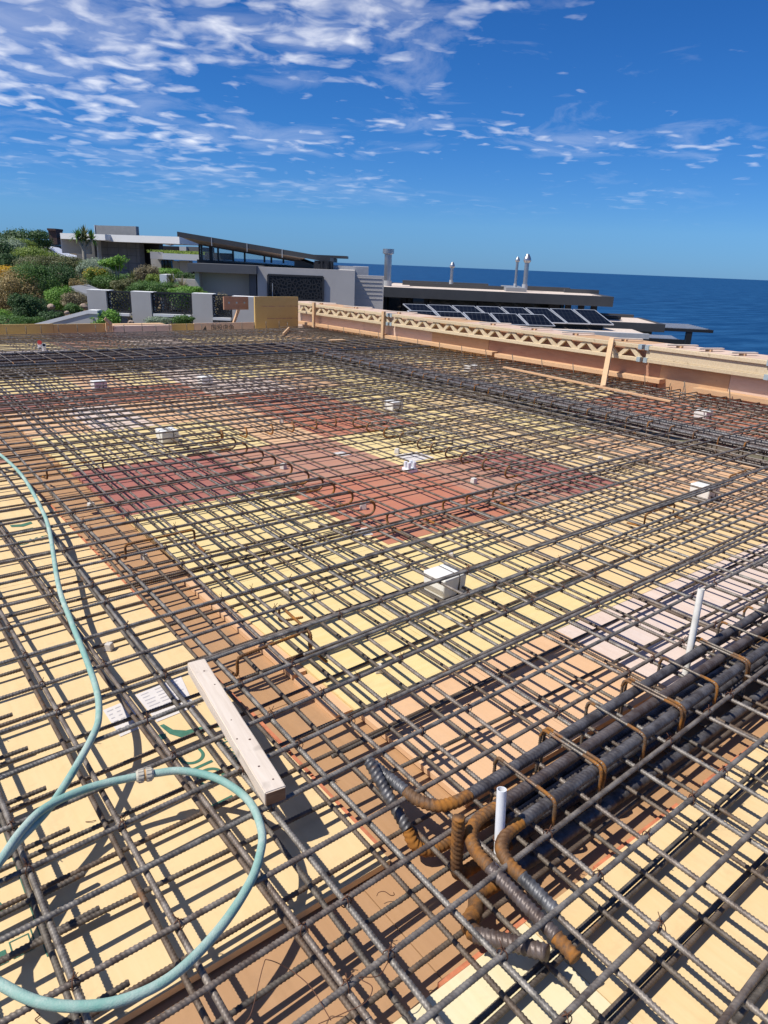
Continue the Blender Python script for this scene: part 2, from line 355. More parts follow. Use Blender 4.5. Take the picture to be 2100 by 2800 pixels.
def leafmat(name, a, b2, c3=None, frac=0.0):
    m, t, b = newmat(name)
    g = N(t, 'ShaderNodeNewGeometry'); rnd = g.outputs['Random Per Island']
    c = ramp(t, rnd, [(0.0, a), (1.0, b2)])
    if c3: c = mixc(t, ramp(t, noi(t, pos(t), 40, 2), [(0.62 - frac, (0, 0, 0)), (0.66 - frac, (1, 1, 1))]), c, c3)
    t.links.new(c, b.inputs['Base Color']); b.inputs['Roughness'].default_value = 0.6
    b.inputs['Subsurface Weight'].default_value = 0.0
    tr = N(t, 'ShaderNodeBsdfTranslucent'); t.links.new(c, tr.inputs['Color'])
    mx = N(t, 'ShaderNodeMixShader'); mx.inputs[0].default_value = 0.35
    o = t.nodes['Material Output']; t.links.new(b.outputs[0], mx.inputs[1]); t.links.new(tr.outputs[0], mx.inputs[2]); t.links.new(mx.outputs[0], o.inputs[0])
    return m
M['leaf_dark'] = leafmat('leaf_dark', (0.031, 0.076, 0.025), (0.085, 0.170, 0.051))
M['leaf_green'] = leafmat('leaf_green', (0.051, 0.128, 0.031), (0.145, 0.264, 0.060))
M['leaf_lime'] = leafmat('leaf_lime', (0.128, 0.204, 0.034), (0.289, 0.374, 0.068))
M['leaf_bright'] = leafmat('leaf_bright', (0.102, 0.238, 0.034), (0.255, 0.459, 0.076))
M['leaf_olive'] = leafmat('leaf_olive', (0.102, 0.119, 0.048), (0.204, 0.212, 0.085))
M['leaf_silver'] = leafmat('leaf_silver', (0.170, 0.238, 0.153), (0.408, 0.493, 0.357))
M['leaf_yellow'] = leafmat('flower_yellow', (0.55, 0.34, 0.02), (0.75, 0.50, 0.03))
M['leaf_tan'] = leafmat('flower_tan', (0.170, 0.153, 0.060), (0.578, 0.425, 0.187))
M['leaf_brown'] = leafmat('leaf_brown', (0.170, 0.145, 0.085), (0.374, 0.323, 0.187))
M['bark'] = plain('bark', (0.16, 0.12, 0.09), 0.9, 0, 0.3, 12)
M['palebark'] = plain('pale_bark', (0.36, 0.33, 0.27), 0.8, 0, 0.2, 8)
def groundmat():
    m, t, b = newmat('garden_soil'); v = pos(t)
    c = ramp(t, noi(t, v, 0.9, 8, 0.7), [(0.35, (0.09, 0.065, 0.04)), (0.5, (0.16, 0.12, 0.075)), (0.68, (0.10, 0.12, 0.045))])
    t.links.new(c, b.inputs['Base Color']); b.inputs['Roughness'].default_value = 0.95; bump(t, b, noi(t, v, 9, 5), 0.6, 0.1); return m
M['soil'] = groundmat()
def seamat():
    m, t, b = newmat('sea_water')
    v = pos(t, (1, 1, 1), (0, 0, 0.67))
    big = noi(t, pos(t, (0.0011, 0.004, 1), (0, 0, 0.67)), 1.0, 5, 0.55, 0.5)
    sw = noi(t, pos(t, (0.012, 0.05, 1), (0, 0, 0.67)), 1.0, 6, 0.62, 0.4)
    c = mixc(t, big, (0.003, 0.030, 0.098), (0.006, 0.050, 0.140))
    c = mixc(t, ramp(t, sw, [(0.42, (0, 0, 0)), (0.64, (0.9, 0.9, 0.9))]), c, (0.018, 0.085, 0.20))
    t.links.new(c, b.inputs['Base Color']); b.inputs['Roughness'].default_value = 0.45; b.inputs['IOR'].default_value = 1.33
    b.inputs['Specular IOR Level'].default_value = 0.12
    bump(t, b, sw, 0.5, 1.2); return m
M['sea'] = seamat()

# ------------------------------------------------------------------ sea and land
def sea_land():
    v = []; SEA = -46.0
    rings = [90, 130, 200, 320, 520, 900, 1800, 4000, 9000, 20000, 45000, 90000]; na = 64
    for d in rings:
        for i in range(na): a = 2 * math.pi * i / na; v.append((d * math.cos(a), d * math.sin(a), SEA))
    f = [(k * na + i, (k + 1) * na + i, (k + 1) * na + (i + 1) % na, k * na + (i + 1) % na) for k in range(len(rings) - 1) for i in range(na)]
    v.append((0, 0, SEA)); c = len(v) - 1; f += [(c, i, (i + 1) % na) for i in range(na)]
    tag(obj('sea', mesh('sea', v, [tuple(q) for q in f], M['sea'])), 'deep blue sea reaching to the horizon', kind='structure')
    # control heights: sideways, forward, height
    ctl = [(-40, 5, -3), (-40, 25, -0.5), (-40, 45, 1.6), (-30, 60, 2.2), (-13, 26, -0.9), (-15, 36, 0.2), (-12, 30, 0.0), (-9, 22, -1.6), (-8, 19, -1.7),
           (-20, 44, 0.7), (-12, 42, -1.0), (-14, 40, -0.6), (-8, 32, -0.5), (-6, 26, -1.3), (-5, 21, -1.9), (-2, 24, -2.2), (-10, 60, -1), (0, 32, -3.2), (0, 60, -6), (5, 25, -4.5),
           (12, 30, -5), (12, 50, -7), (25, 30, -8), (25, 60, -12), (40, 20, -9), (0, 5, -4.0), (10, 8, -4.5), (20, -10, -5), (-20, -10, -4), (0, -25, -4),
           (-40, -30, -4), (40, -30, -7), (60, 40, -22), (30, 90, -40), (-10, 100, -40), (-60, 100, -20), (70, 0, -20), (-90, 40, 2), (-90, -40, -4), (90, 40, -50), (60, 90, -60), (0, 130, -60), (-90, 130, -60), (120, 130, -60), (120, -60, -60)]
    cp = np.array(ctl, float)
    def hgt(r, d):
        q = ((cp[:, 0] - r) ** 2 + (cp[:, 1] - d) ** 2 + 0.5) ** -1.6; return float((q * cp[:, 2]).sum() / q.sum())
    rs = np.concatenate([np.arange(-120, -40, 8), np.arange(-40, 44, 1.0), np.arange(44, 125, 8)]); ds = np.concatenate([np.arange(-60, 8, 6), np.arange(8, 62, 1.0), np.arange(62, 140, 6)])
    v = []; f = []
    for d in ds:
        for r in rs:
            h = hgt(r, d) + 0.12 * mnoise.noise(Vector((r * 0.5, d * 0.5, 0)))
            v.append(W(r, d, h))
    n = len(rs)
    for j in range(len(ds) - 1):
        for i in range(n - 1): k = j * n + i; f.append((k, k + 1, k + n + 1, k + n))
    tag(obj('ground', mesh('ground', v, f, M['soil'], True)), 'brown garden soil of the hillside', kind='structure')
    return hgt
hgt = sea_land()

# ------------------------------------------------------------------ formwork deck (z = 0)
deck = empty('formwork_deck'); tag(deck, 'plywood formwork deck of yellow, red, pink and brown boards', kind='structure')
def panel(x0, x1, y0, y1, mat, z=0.0, th=0.021, g=0.0015):
    dz = z - random.uniform(0, 0.0012); b = MB(); b.box(x0 + g, x1 - g, y0 + g, y1 - g, dz - th, dz)
    return b.build('panel', M[mat], deck)
# left of the trough
lefts = {}
for x0, x1 in ((-1.9, -0.93), (-0.93, 0.06), (0.06, 1.035)):
    for y0, y1 in ((1.2, 3.68), (3.68, 6.1), (6.1, 8.5), (8.5, 10.3)):
        lefts[(x0, y0)] = panel(x0, x1, y0, y1, 'yellow' if y1 < 6.2 else random.choice(['redbrown', 'yellow', 'peach']))
# shallow brown trough between the boards, its cross trough under the heavy bars
for y0, y1 in ((1.2, 2.06), (2.06, 3.9), (3.9, 6.3), (6.3, 8.7), (8.7, 10.3)): panel(1.0, 1.37 + 0.03, y0, y1, 'brown', -0.03)
panel(1.30, 1.372, 2.19, 3.3, 'peach', -0.006); panel(1.295, 1.372, 1.86, 2.17, 'peach', -0.008)
for x0, x1 in ((-2.0, -0.4), (-0.4, 0.93), (0.93, 2.1), (2.1, 4.5), (4.5, 6.5)): panel(x0, x1, 0.80, 1.24, 'brown', -0.032)
e = MB(); 
y = 1.26
while y < 5.2:
    l = random.uniform(0.08, 0.5); jx = random.uniform(-0.002, 0.002); e.box(1.0365 + jx, 1.049 + jx, y, y + l, -0.03, random.uniform(-0.012, 0.003)); y += l + random.uniform(0.002, 0.03)
for x0 in np.arange(0.9, 6, 0.6): e.box(x0, x0 + random.uniform(0.3, 0.58), 0.838, 0.85, -0.03, random.uniform(-0.012, 0.001))
e.build('edge_strip', M['edge'], deck)
# right of the trough
xs = [1.372, 1.95, 2.52, 3.12, 3.72, 4.32, 4.92, 5.7, 6.48]; ys = [1.24, 1.82, 3.1, 4.4, 5.62, 6.85, 8.1, 9.2, 10.3]
cmap = ['peach peach pink pink pink pink peach peach', 'yellow2 yellow2 yellow2 yellow yellow yellow peach peach', 'yellow2 yellow2 red red redbrown darkred yellow peach',
        'darkred darkred redbrown redbrown yellow2 yellow2 yellow yellow2', 'yellow2 yellow2 yellow2 peach red red yellow2 yellow', 'peach pink peach peach red red yellow2 yellow2',
        'darkred red red red pink pink peach yellow2', 'yellow2 yellow2 peach yellow2 pink yellow2 yellow2 yellow2']
for j, row in enumerate(cmap):
    for i, c in enumerate(row.split()): panel(xs[i], xs[i + 1], ys[j], ys[j + 1], c)
for i, (x0, x1) in enumerate([(-1.8, -0.3), (-0.3, 0.4), (0.4, 1.19), (1.19, 2.42), (2.42, 3.6), (3.6, 5.0), (5.0, 6.48)]):
    panel(x0, x1, -1.8, -0.45, 'yellow'); panel(x0, x1, -0.45, 0.837, 'pale' if i == 2 else 'yellow')
# trough of the right beam, boards beyond it
for y0 in np.arange(-1.8, 11.7, 2.4): panel(6.48, 7.06, y0, min(y0 + 2.4, 11.75), 'brown', -0.13)
for j, y0 in enumerate(np.arange(-1.8, 14.8, 1.25)):
    c = 'red' if 2.5 < y0 < 4.6 else random.choice(['yellow2', 'yellow2', 'peach', 'yellow'])
    panel(7.06, 8.2, y0, min(y0 + 1.25, 14.78), c); panel(8.2, 9.28, y0, min(y0 + 1.25, 14.78), random.choice(['yellow2', 'peach', 'yellow']) if c != 'red' else random.choice(['red', 'pink']))
for x0 in np.arange(-2, 6.4, 2.4): panel(x0, min(x0 + 2.4, 6.48), 10.3, 11.75, 'brown', -0.13)
for i, x0 in enumerate(np.arange(-1.5, 7.0, 1.22)):
    for j, y0 in enumerate((11.75, 13.2)):
        panel(x0, min(x0 + 1.22, 7.06), y0, (13.2, 14.78)[j], 'white' if (j == 0 and x0 < 2.5) else random.choice(['yellow2', 'yellow', 'yellow2', 'peach', 'pink', 'redbrown']))

# printed marks and pasted labels on the boards
def text_part(body, size, org, dirv, upv, mat, parent, name='printed_lettering', z=0.0012, shear=0):
    cu_ = bpy.data.curves.new('lettering', 'FONT'); cu_.body = body; cu_.size = size; cu_.shear = shear
    t_ = bpy.data.objects.new('lettering', cu_); COL.objects.link(t_)
    bpy.context.view_layer.update()
    me = bpy.data.meshes.new_from_object(t_.evaluated_get(bpy.context.evaluated_depsgraph_get())); bpy.data.objects.remove(t_)
    d = Vector(dirv).normalized(); u = Vector(upv).normalized(); n = d.cross(u)
    me.transform(Matrix(((d.x, u.x, n.x, org[0]), (d.y, u.y, n.y, org[1]), (d.z, u.z, n.z, org[2] + z), (0, 0, 0, 1)))); me.materials.clear(); me.materials.append(mat)
    return obj(name, me, parent)
def flat(name, pts, mat, parent, z=0.0012):
    return obj(name, mesh(name, [(p[0], p[1], z) for p in pts], [tuple(range(len(pts)))], mat), parent)
PB = lefts[(0.06, 1.2)]; PC = lefts[(0.06, 3.68)]
text_part('DIC', 0.125, (0.715, 1.985, 0), (0.06, -1, 0), (1, 0.06, 0), M['print'], PB)
text_part('L', 0.125, (0.70, 1.70, 0), (0.06, -1, 0), (1, 0.06, 0), M['print'], PB)
text_part('ELYAL', 0.055, (0.872, 1.98, 0), (0.0, -1, 0), (1, 0, 0), M['print'], PB)
text_part('EIE', 0.05, (0.86, 1.70, 0), (0.0, -1, 0), (1, 0, 0), M['print'], PB)
flat('printed_emblem', [(0.735, 2.165), (0.745, 2.10), (0.775, 2.05), (0.83, 2.03), (0.87, 2.045), (0.93, 2.03), (0.92, 2.055), (0.85, 2.075), (0.80, 2.085), (0.765, 2.115), (0.75, 2.165)], M['print'], PB)
flat('printed_emblem', [(0.70, 2.12), (0.735, 2.11), (0.725, 2.08), (0.69, 2.09)], M['print'], PB)
for q in ([(0.18, 2.02), (0.183, 2.02), (0.183, 1.45), (0.18, 1.45)], [(0.07, 2.02), (0.18, 2.02), (0.18, 2.017), (0.07, 2.017)], [(0.07, 1.80), (0.18, 1.80), (0.18, 1.797), (0.07, 1.797)],
          [(0.062, 1.84), (0.10, 1.84), (0.10, 1.775), (0.062, 1.775)], [(0.075, 1.70), (0.115, 1.71), (0.13, 1.66), (0.10, 1.63)],
          [(0.065, 1.53), (0.105, 1.53), (0.105, 1.49), (0.065, 1.49)]):
    flat('printed_mark', q, M['print'], PB)
def ring(x0, x1, y0, y1, t, parent):
    v = [(x0, y0), (x1, y0), (x1, y1), (x0, y1), (x0 + t, y0 + t), (x1 - t, y0 + t), (x1 - t, y1 - t), (x0 + t, y1 - t)]
    obj('printed_mark', mesh('printed_mark', [(a, b, 0.0012) for a, b in v], [(0, 1, 5, 4), (1, 2, 6, 5), (2, 3, 7, 6), (3, 0, 4, 7)], M['print']), parent)
ring(0.115, 0.16, 1.49, 1.545, 0.003, PB); ring(0.165, 0.20, 1.50, 1.56, 0.003, PB)
text_part('SET', 0.10, (0.70, 4.40, 0), (0.96, 0.12, 0), (-0.12, 0.96, 0), M['print'], PC)
text_part('OKE', 0.10, (0.70, 4.22, 0), (0.96, 0.12, 0), (-0.12, 0.96, 0), M['print'], PC)
flat('printed_emblem', [(0.74, 4.56), (0.80, 4.53), (0.86, 4.56), (0.86, 4.60), (0.80, 4.58), (0.74, 4.60)], M['print'], PC)
def paper(pts, rows, name):
    o = obj(name, mesh('sheet', [(*p, 0.0018) for p in pts] + [(*p, 0.0006) for p in pts], [(0, 1, 2, 3), (0, 4, 5, 1), (1, 5, 6, 2), (2, 6, 7, 3), (3, 7, 4, 0)], M['paper']))
    a, b, c, d = [Vector(p) for p in pts]
    ink = MB()
    for i in range(rows):
        t = (i + 0.7) / (rows + 0.6)
        for k in range(3):
            s0 = 0.08 + k * 0.3; s1 = s0 + random.uniform(0.12, 0.26)
            p0 = (a.lerp(d, t)).lerp(b.lerp(c, t), s0); p1 = (a.lerp(d, t)).lerp(b.lerp(c, t), s1); t2 = t + 0.2 / rows
            p2 = (a.lerp(d, t2)).lerp(b.lerp(c, t2), s1); p3 = (a.lerp(d, t2)).lerp(b.lerp(c, t2), s0)
            ink.add([(*p0, 0.0026), (*p1, 0.0026), (*p2, 0.0026), (*p3, 0.0026)], [(0, 1, 2, 3)])
    ink.build('printed_lines', M['ink'], o); return o
tag(paper([(0.60, 2.37), (0.705, 2.385), (0.68, 2.19), (0.60, 2.18)], 7, 'pasted_label'), 'torn white paper label pasted on yellow board beside the hose', 'paper label')
tag(paper([(0.73, 2.40), (0.925, 2.425), (0.885, 2.20), (0.735, 2.19)], 9, 'pasted_label'), 'white printed paper label on yellow board under the plank end', 'paper label')
tag(paper([(3.42, 5.08), (3.56, 5.08), (3.56, 4.95), (3.42, 4.95)], 4, 'paper_scrap'), 'white paper scrap on the yellow board in the middle opening', 'paper scrap')
tag(paper([(3.86, 4.74), (4.14, 4.74), (4.14, 4.50), (3.86, 4.50)], 5, 'paper_scrap'), 'larger white paper sheet beside the white conduit fitting', 'paper scrap')
tag(paper([(2.45, 3.43), (2.58, 3.40), (2.54, 3.28), (2.42, 3.31)], 3, 'paper_scrap'), 'small white paper scrap on the tip of the red board', 'paper scrap')

# ------------------------------------------------------------------ long timber wall on the right (x = 9.3) and far wall (y = 14.8)
wall = empty('formwork_wall', (9.3, 4, 0)); tag(wall, 'long plywood formwork side wall running to the far corner on the right', 'formwork wall')
def wpart(name, x0, x1, y0, y1, z0, z1, mat, parent=wall, ox=9.3, oy=4, bevel=0):
    b = MB(); b.box(x0 - ox, x1 - ox, y0 - oy, y1 - oy, z0, z1); return b.build(name, M[mat], parent, bevel=bevel)
segs = [(1.0, 3.2, 'wallply'), (3.2, 4.55, 'pinkply'), (4.55, 5.55, 'wallply'), (5.55, 6.4, 'oldply'), (6.4, 7.6, 'oldply'), (7.6, 8.9, 'oldply'), (8.9, 10.4, 'wallply'), (10.4, 12.6, 'pinkply'), (12.6, 15.5, 'pinkply')]
for i, (y0, y1, m) in enumerate(segs): wpart('panel', 9.30 + (0.004 if i % 2 else 0), 9.325, y0 + 0.002, y1 - 0.002, -0.15, 0.64, m)
for i, y0 in enumerate(np.arange(1.0, 15.4, 1.22)): wpart('top_board', 9.29, 9.86, y0, y0 + 1.215, 0.645, 0.664, ['pinkply', 'wallply'][i % 3 == 1])
def girder(y0, y1, lattice, label, zb=0.435, zt=0.665, x=9.215):
    g = empty('lattice_girder' if lattice else 'solid_girder', (x, y0, zb)); L = y1 - y0
    tag(g, label, 'timber girder')
    b = MB(); b.box(-0.04, 0.04, 0, L, zt - zb - 0.052, zt - zb); b.build('top_chord', M['girder'], g, bevel=0.004)
    b = MB(); b.box(-0.04, 0.04, 0, L, 0, 0.052); b.build('bottom_chord', M['girder'], g, bevel=0.004)
    if lattice:
        p = 0.19; n = int(L / p); me = []
        for s in (1, -1):
            b = MB(); b.beam((0, 0 if s > 0 else p, 0.03), (0, p if s > 0 else 0, zt - zb - 0.03), 0.045, 0.056, (0, 1, 0)); me.append(mesh('web_strut', b.v, b.f, M['girder']))
        for k in range(n): obj('web_strut', me[k % 2], g, (0.004 * (k % 2), k * p + 0.01, 0))
    else:
        b = MB(); b.box(-0.014, 0.014, 0.01, L - 0.01, 0.055, zt - zb - 0.055); b.build('web_board', M['girder'], g)
    for yy in ((0.0, 0.05), (L - 0.05, L)):
        for z0 in (-0.004, zt - zb - 0.062):
            b = MB(); b.box(-0.047, 0.047, yy[0] - 0.004, yy[1] + 0.004, z0, z0 + 0.066); b.build('end_bracket', M['bracket'], g)
    return g
girder(11.62, 15.2, True, 'timber lattice girder nearest the yellow corner panel')
girder(5.82, 11.55, True, 'long timber lattice girder in the middle of the side wall')
girder(4.02, 5.76, False, 'solid web timber girder at the right end of the side wall')
girder(1.0, 3.93, True, 'timber girder starting at the right edge of the photo')
def batten(name, a, b, wd, h, mat, label, cat='batten', up=(0, 0, 1)):
    c = (Vector(a) + Vector(b)) / 2; m = MB(); m.beam(Vector(a) - c, Vector(b) - c, wd, h, up)
    return tag(m.build(name, M[mat], None, tuple(c), bevel=0.002), label, cat)
for a, b2, z, m, lab in ((5.45, 8.6, 0.175, 'orange_pine', 'orange pine ledger along the side wall behind the leaning post'), (8.66, 11.75, 0.185, 'orange_pine', 'orange pine ledger along the middle of the side wall'),
                         (11.80, 15.1, 0.19, 'orange_pine', 'orange pine ledger along the side wall nearest the far corner'), (2.0, 4.95, 0.15, 'wallply', 'rough edged ledger board at the right edge of the side wall')):
    batten('ledger', (9.225, a, z + 0.03), (9.225, b2, z + 0.02), 0.15, 0.06, m, lab, 'ledger')
def post(px, y, yt, z0, z1, lab):
    batten('post', (px, y, z0), (px + 0.03, yt, z1), 0.05, 0.075, 'pine', lab, 'post', (0, 1, 0))
post(9.13, 14.33, 14.36, 0.15, 0.71, 'timber post standing against the lattice girder near the far corner')
post(9.13, 11.72, 11.75, 0.16, 0.70, 'timber post beside the metal bracket of the middle girder')
def onx(px_, py_, X):
    d_ = ray(px_, py_); return CAM + d_ * (X / d_[0])
batten('post', at(1649, 1058, 0.152), onx(1673, 928, 9.15), 0.045, 0.07, 'pine', 'leaning timber post against the girder on the right', 'post', (0, 1, 0))
# loose battens across the top boards
for i, (y, dy, l) in enumerate([(14.6, 0.5, 0.4), (13.2, 0.45, 0.42), (11.7, 0.42, 0.45), (10.25, 0.38, 0.45), (9.05, 0.34, 0.42), (8.1, 0.3, 0.42), (7.25, 0.28, 0.42), (6.35, 0.25, 0.4), (5.45, 0.2, 0.42), (5.0, 0.12, 0.4), (4.55, 0.15, 0.36), (3.95, 0.1, 0.36)]):
    batten('loose_batten', (9.24, y + dy * 0.2, 0.70), (9.24 + l, y - dy * 0.9, 0.70), 0.06, 0.018, 'plank', 'flat weathered batten laid across the wall top, %s from the far corner' % ('first second third fourth fifth sixth seventh eighth ninth tenth eleventh twelfth'.split()[i]))
    batten('batten_block', (9.42, y - dy * 0.3 - 0.04, 0.678), (9.42, y - dy * 0.3 + 0.04, 0.678), 0.05, 0.026, 'pine', 'small wood block under the %s loose batten from the far corner' % ('first second third fourth fifth sixth seventh eighth ninth tenth eleventh twelfth'.split()[i]), 'wood block')
batten('loose_lath', at(1378, 1004, 0.19), at(1836, 1098, 0.165), 0.05, 0.022, 'orange_pine', 'long orange lath lying on the bars below the side wall')
batten('loose_board', at(903, 931, 0.18), at(940, 930, 0.18), 0.14, 0.03, 'pine', 'short pine board lying on the far bars', 'board')
batten('loose_board', at(774, 915, 0.17), at(790, 898, 0.20), 0.03, 0.06, 'pine', 'short orange offcut leaning on the bars near the yellow panel', 'board')

fwall = empty('far_formwork', (0, 14.8, 0)); tag(fwall, 'low boarded formwork edge along the far side of the deck', 'formwork wall')
def fpart(name, x0, x1, y0, y1, z0, z1, mat): return wpart(name, x0, x1, y0, y1, z0, z1, mat, fwall, 0, 14.8)
for x0, x1, z1, m, dy in ((-2, 3.6, 0.29, 'yellowply', 0), (3.6, 4.56, 0.28, 'yellowply', 0.003), (4.56, 4.69, 0.295, 'pine', -0.05), (5.9, 6.42, 0.245, 'yellowply', 0.0), (6.42, 7.86, 0.255, 'pinkply', -0.004)):
    fpart('board', x0, x1 - 0.004, 14.8 + dy, 14.84 + dy, -0.12, z1, m)
fb = fpart('board', 4.70, 5.89, 14.70, 14.86, 0.0, 0.235, 'pinkply')
fpart('ledge', 4.75, 5.8, 14.86, 15.1, 0.21, 0.25, 'pine')
pb = [o for o in fwall.children][4]
text_part('◢国投中鱼', 0.13, (6.72, -0.006, 0.085), (1, 0, 0), (0, 0, 1), M['blackprint'], pb, z=0) if False else None
tx = text_part('国投中鱼', 0.14, (6.80, -0.007, 0.10), (1, 0, 0), (0, 0, 1), M['blackprint'], pb, z=0)
obj('printed_emblem', mesh('printed_emblem', [(6.60, -0.007, 0.09), (6.70, -0.007, 0.09), (6.68, -0.007, 0.20)], [(0, 1, 2)], M['blackprint']), pb)
yp = empty('corner_panel', (7.86, 14.76, 0)); tag(yp, 'tall yellow formwork panel with brown scratches in the far corner', 'formwork panel')
b = MB(); b.box(0, 1.12, 0, 0.05, -0.1, 0.81); b.build('board', M['yellowply'], yp)
for z, x0, x1 in ((0.60, 0.14, 1.1), (0.33, 0.30, 1.1)):
    b = MB(); n = 14
    for k in range(n):
        xa = x0 + (x1 - x0) * k / n; b.add([(xa, -0.0015, z + random.uniform(-0.012, 0.004)), (xa + (x1 - x0) / n, -0.0015, z + random.uniform(-0.012, 0.004)), (xa + (x1 - x0) / n, -0.0015, z + random.uniform(0.006, 0.014)), (xa, -0.0015, z + random.uniform(0.006, 0.014))], [(0, 1, 2, 3)])
    b.build('scratch', M['oldply'], yp)
br = empty('bolted_board', (7.25, 15.05, 0.5)); tag(br, 'dark stained board with three bolt holes propped beside the yellow panel', 'board')
b = MB(); b.box(0, 0.60, 0, 0.04, 0.01, 0.29); b.build('board', M['oldply'], br)
for k in range(3):
    b = MB(); b.cyl((0.12 + 0.19 * k, -0.004, 0.16), (0.12 + 0.19 * k, 0.01, 0.16), 0.022, n=12); b.build('bolt_hole', M['bracket'], br)
batten('prop', (7.48, 15.1, 0.18), (7.62, 15.08, 0.52), 0.05, 0.06, 'orange_pine', 'short timber prop holding up the stained board', 'prop', (0, 1, 0))
batten('stake', (4.66, 14.72, 0.27), (4.55, 14.75, 0.38), 0.06, 0.05, 'orange_pine', 'small timber stake sticking up from the far formwork', 'stake', (0, 1, 0))

# ------------------------------------------------------------------ reinforcing bars
ZA, ZB, ZLA, ZLB, RB = 0.1425, 0.128, 0.029, 0.0435, 0.0071
ONES = 'zeroth first second third fourth fifth sixth seventh eighth ninth tenth eleventh twelfth thirteenth fourteenth fifteenth sixteenth seventeenth eighteenth nineteenth'.split()
TENS = {20: 'twent', 30: 'thirt', 40: 'fort', 50: 'fift', 60: 'sixt', 70: 'sevent'}
def ordw(n):
    if n < 20: return ONES[n]
    t, u = n // 10 * 10, n % 10
    return TENS[t] + ('ieth' if u == 0 else 'y-' + ONES[u])
def wob(L, amp, seed, x0=0.0, z=0.0):
    r_ = np.random.default_rng(seed); a = r_.uniform(-1, 1, 3); p = r_.uniform(0, 6, 3); q = np.arange(0, L + 0.1, 0.2); q[-1] = L
    env = np.minimum(1, q / 0.5)
    return np.stack([q + x0, amp * env * (a[0] * np.sin(q * 0.9 + p[0]) + 0.6 * a[1] * np.sin(q * 1.9 + p[1])), z + 0.0012 * np.sin(q * 1.6 + p[2])], 1)
LA, LB = 9.65, 15.0
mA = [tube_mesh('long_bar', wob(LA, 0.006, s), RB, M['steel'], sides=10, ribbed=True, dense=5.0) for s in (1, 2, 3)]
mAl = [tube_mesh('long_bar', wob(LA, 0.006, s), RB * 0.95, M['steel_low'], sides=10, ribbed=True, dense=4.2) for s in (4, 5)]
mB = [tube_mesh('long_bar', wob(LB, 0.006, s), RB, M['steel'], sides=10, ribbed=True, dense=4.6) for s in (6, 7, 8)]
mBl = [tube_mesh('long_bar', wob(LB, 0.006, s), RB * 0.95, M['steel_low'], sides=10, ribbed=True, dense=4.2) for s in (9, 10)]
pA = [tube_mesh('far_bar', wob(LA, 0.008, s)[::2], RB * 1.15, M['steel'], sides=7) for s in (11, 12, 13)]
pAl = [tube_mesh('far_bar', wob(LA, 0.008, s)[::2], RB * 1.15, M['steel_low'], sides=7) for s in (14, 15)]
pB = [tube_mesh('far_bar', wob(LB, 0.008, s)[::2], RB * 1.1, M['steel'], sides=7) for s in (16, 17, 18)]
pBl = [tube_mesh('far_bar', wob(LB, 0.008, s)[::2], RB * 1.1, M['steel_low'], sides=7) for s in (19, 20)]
OX0, OX1, OY0, OY1 = 2.70, 4.07, 3.30, 5.80     # opening of the top mat
def hook_pts(x, sgn, ztop, zbot, leg):           # half-circle at x, bulging towards +x (sgn 1)
    r = (ztop - zbot) / 2; o = []
    for k in range(11):
        a = math.pi / 2 - math.pi * k / 10; o.append((x - sgn * r + sgn * r * math.cos(a), 0, zbot + r + r * math.sin(a)))
    o.append((x - sgn * (r + leg), 0, zbot)); return o
def hooked(L, sgn, seed, ribbed):                # straight along +x from 0 to L; the hook sits at L (sgn 1) or at 0 (sgn -1)
    r = (ZA - 0.052) / 2
    if sgn > 0: st = wob(L - r, 0.0, seed); hk = hook_pts(L, 1, 0, 0.052 - ZA, 0.10)
    else: st = wob(L - r, 0.0, seed, r); hk = hook_pts(0, -1, 0, 0.052 - ZA, 0.10)
    ext = (hk[-1][0] - sgn * 0.30, 0, hk[-1][2])
    me1 = tube_mesh('hooked_bar', st if ribbed else st[::3], RB, M['steel'], sides=10 if ribbed else 7, ribbed=ribbed)
    me2 = tube_mesh('hook', spline(hk[:], 3), RB * 1.02, M['rust'], sides=10, ribbed=True)
    me3 = tube_mesh('return_leg', [hk[-1], ext], RB, M['steel_low'], sides=8, ribbed=ribbed)
    return me1, me2, me3
def put_hooked(ms, name, loc, rz, label, group):
    o = obj(name, ms[0], None, loc, rz); obj('hook', ms[1], o); obj('return_leg', ms[2], o); return tag(o, label, 'rebar', group)
hkA_l = hooked(3.2, 1, 31, True); hkA_r = hooked(5.1, -1, 32, False); hkB_n = hooked(3.8, 1, 33, True); hkB_f = hooked(8.9, -1, 34, False)
GA, GB, GLA, GLB = 'upper bars running left to right', 'upper bars running towards the houses', 'lower bars running left to right', 'lower bars running towards the houses'
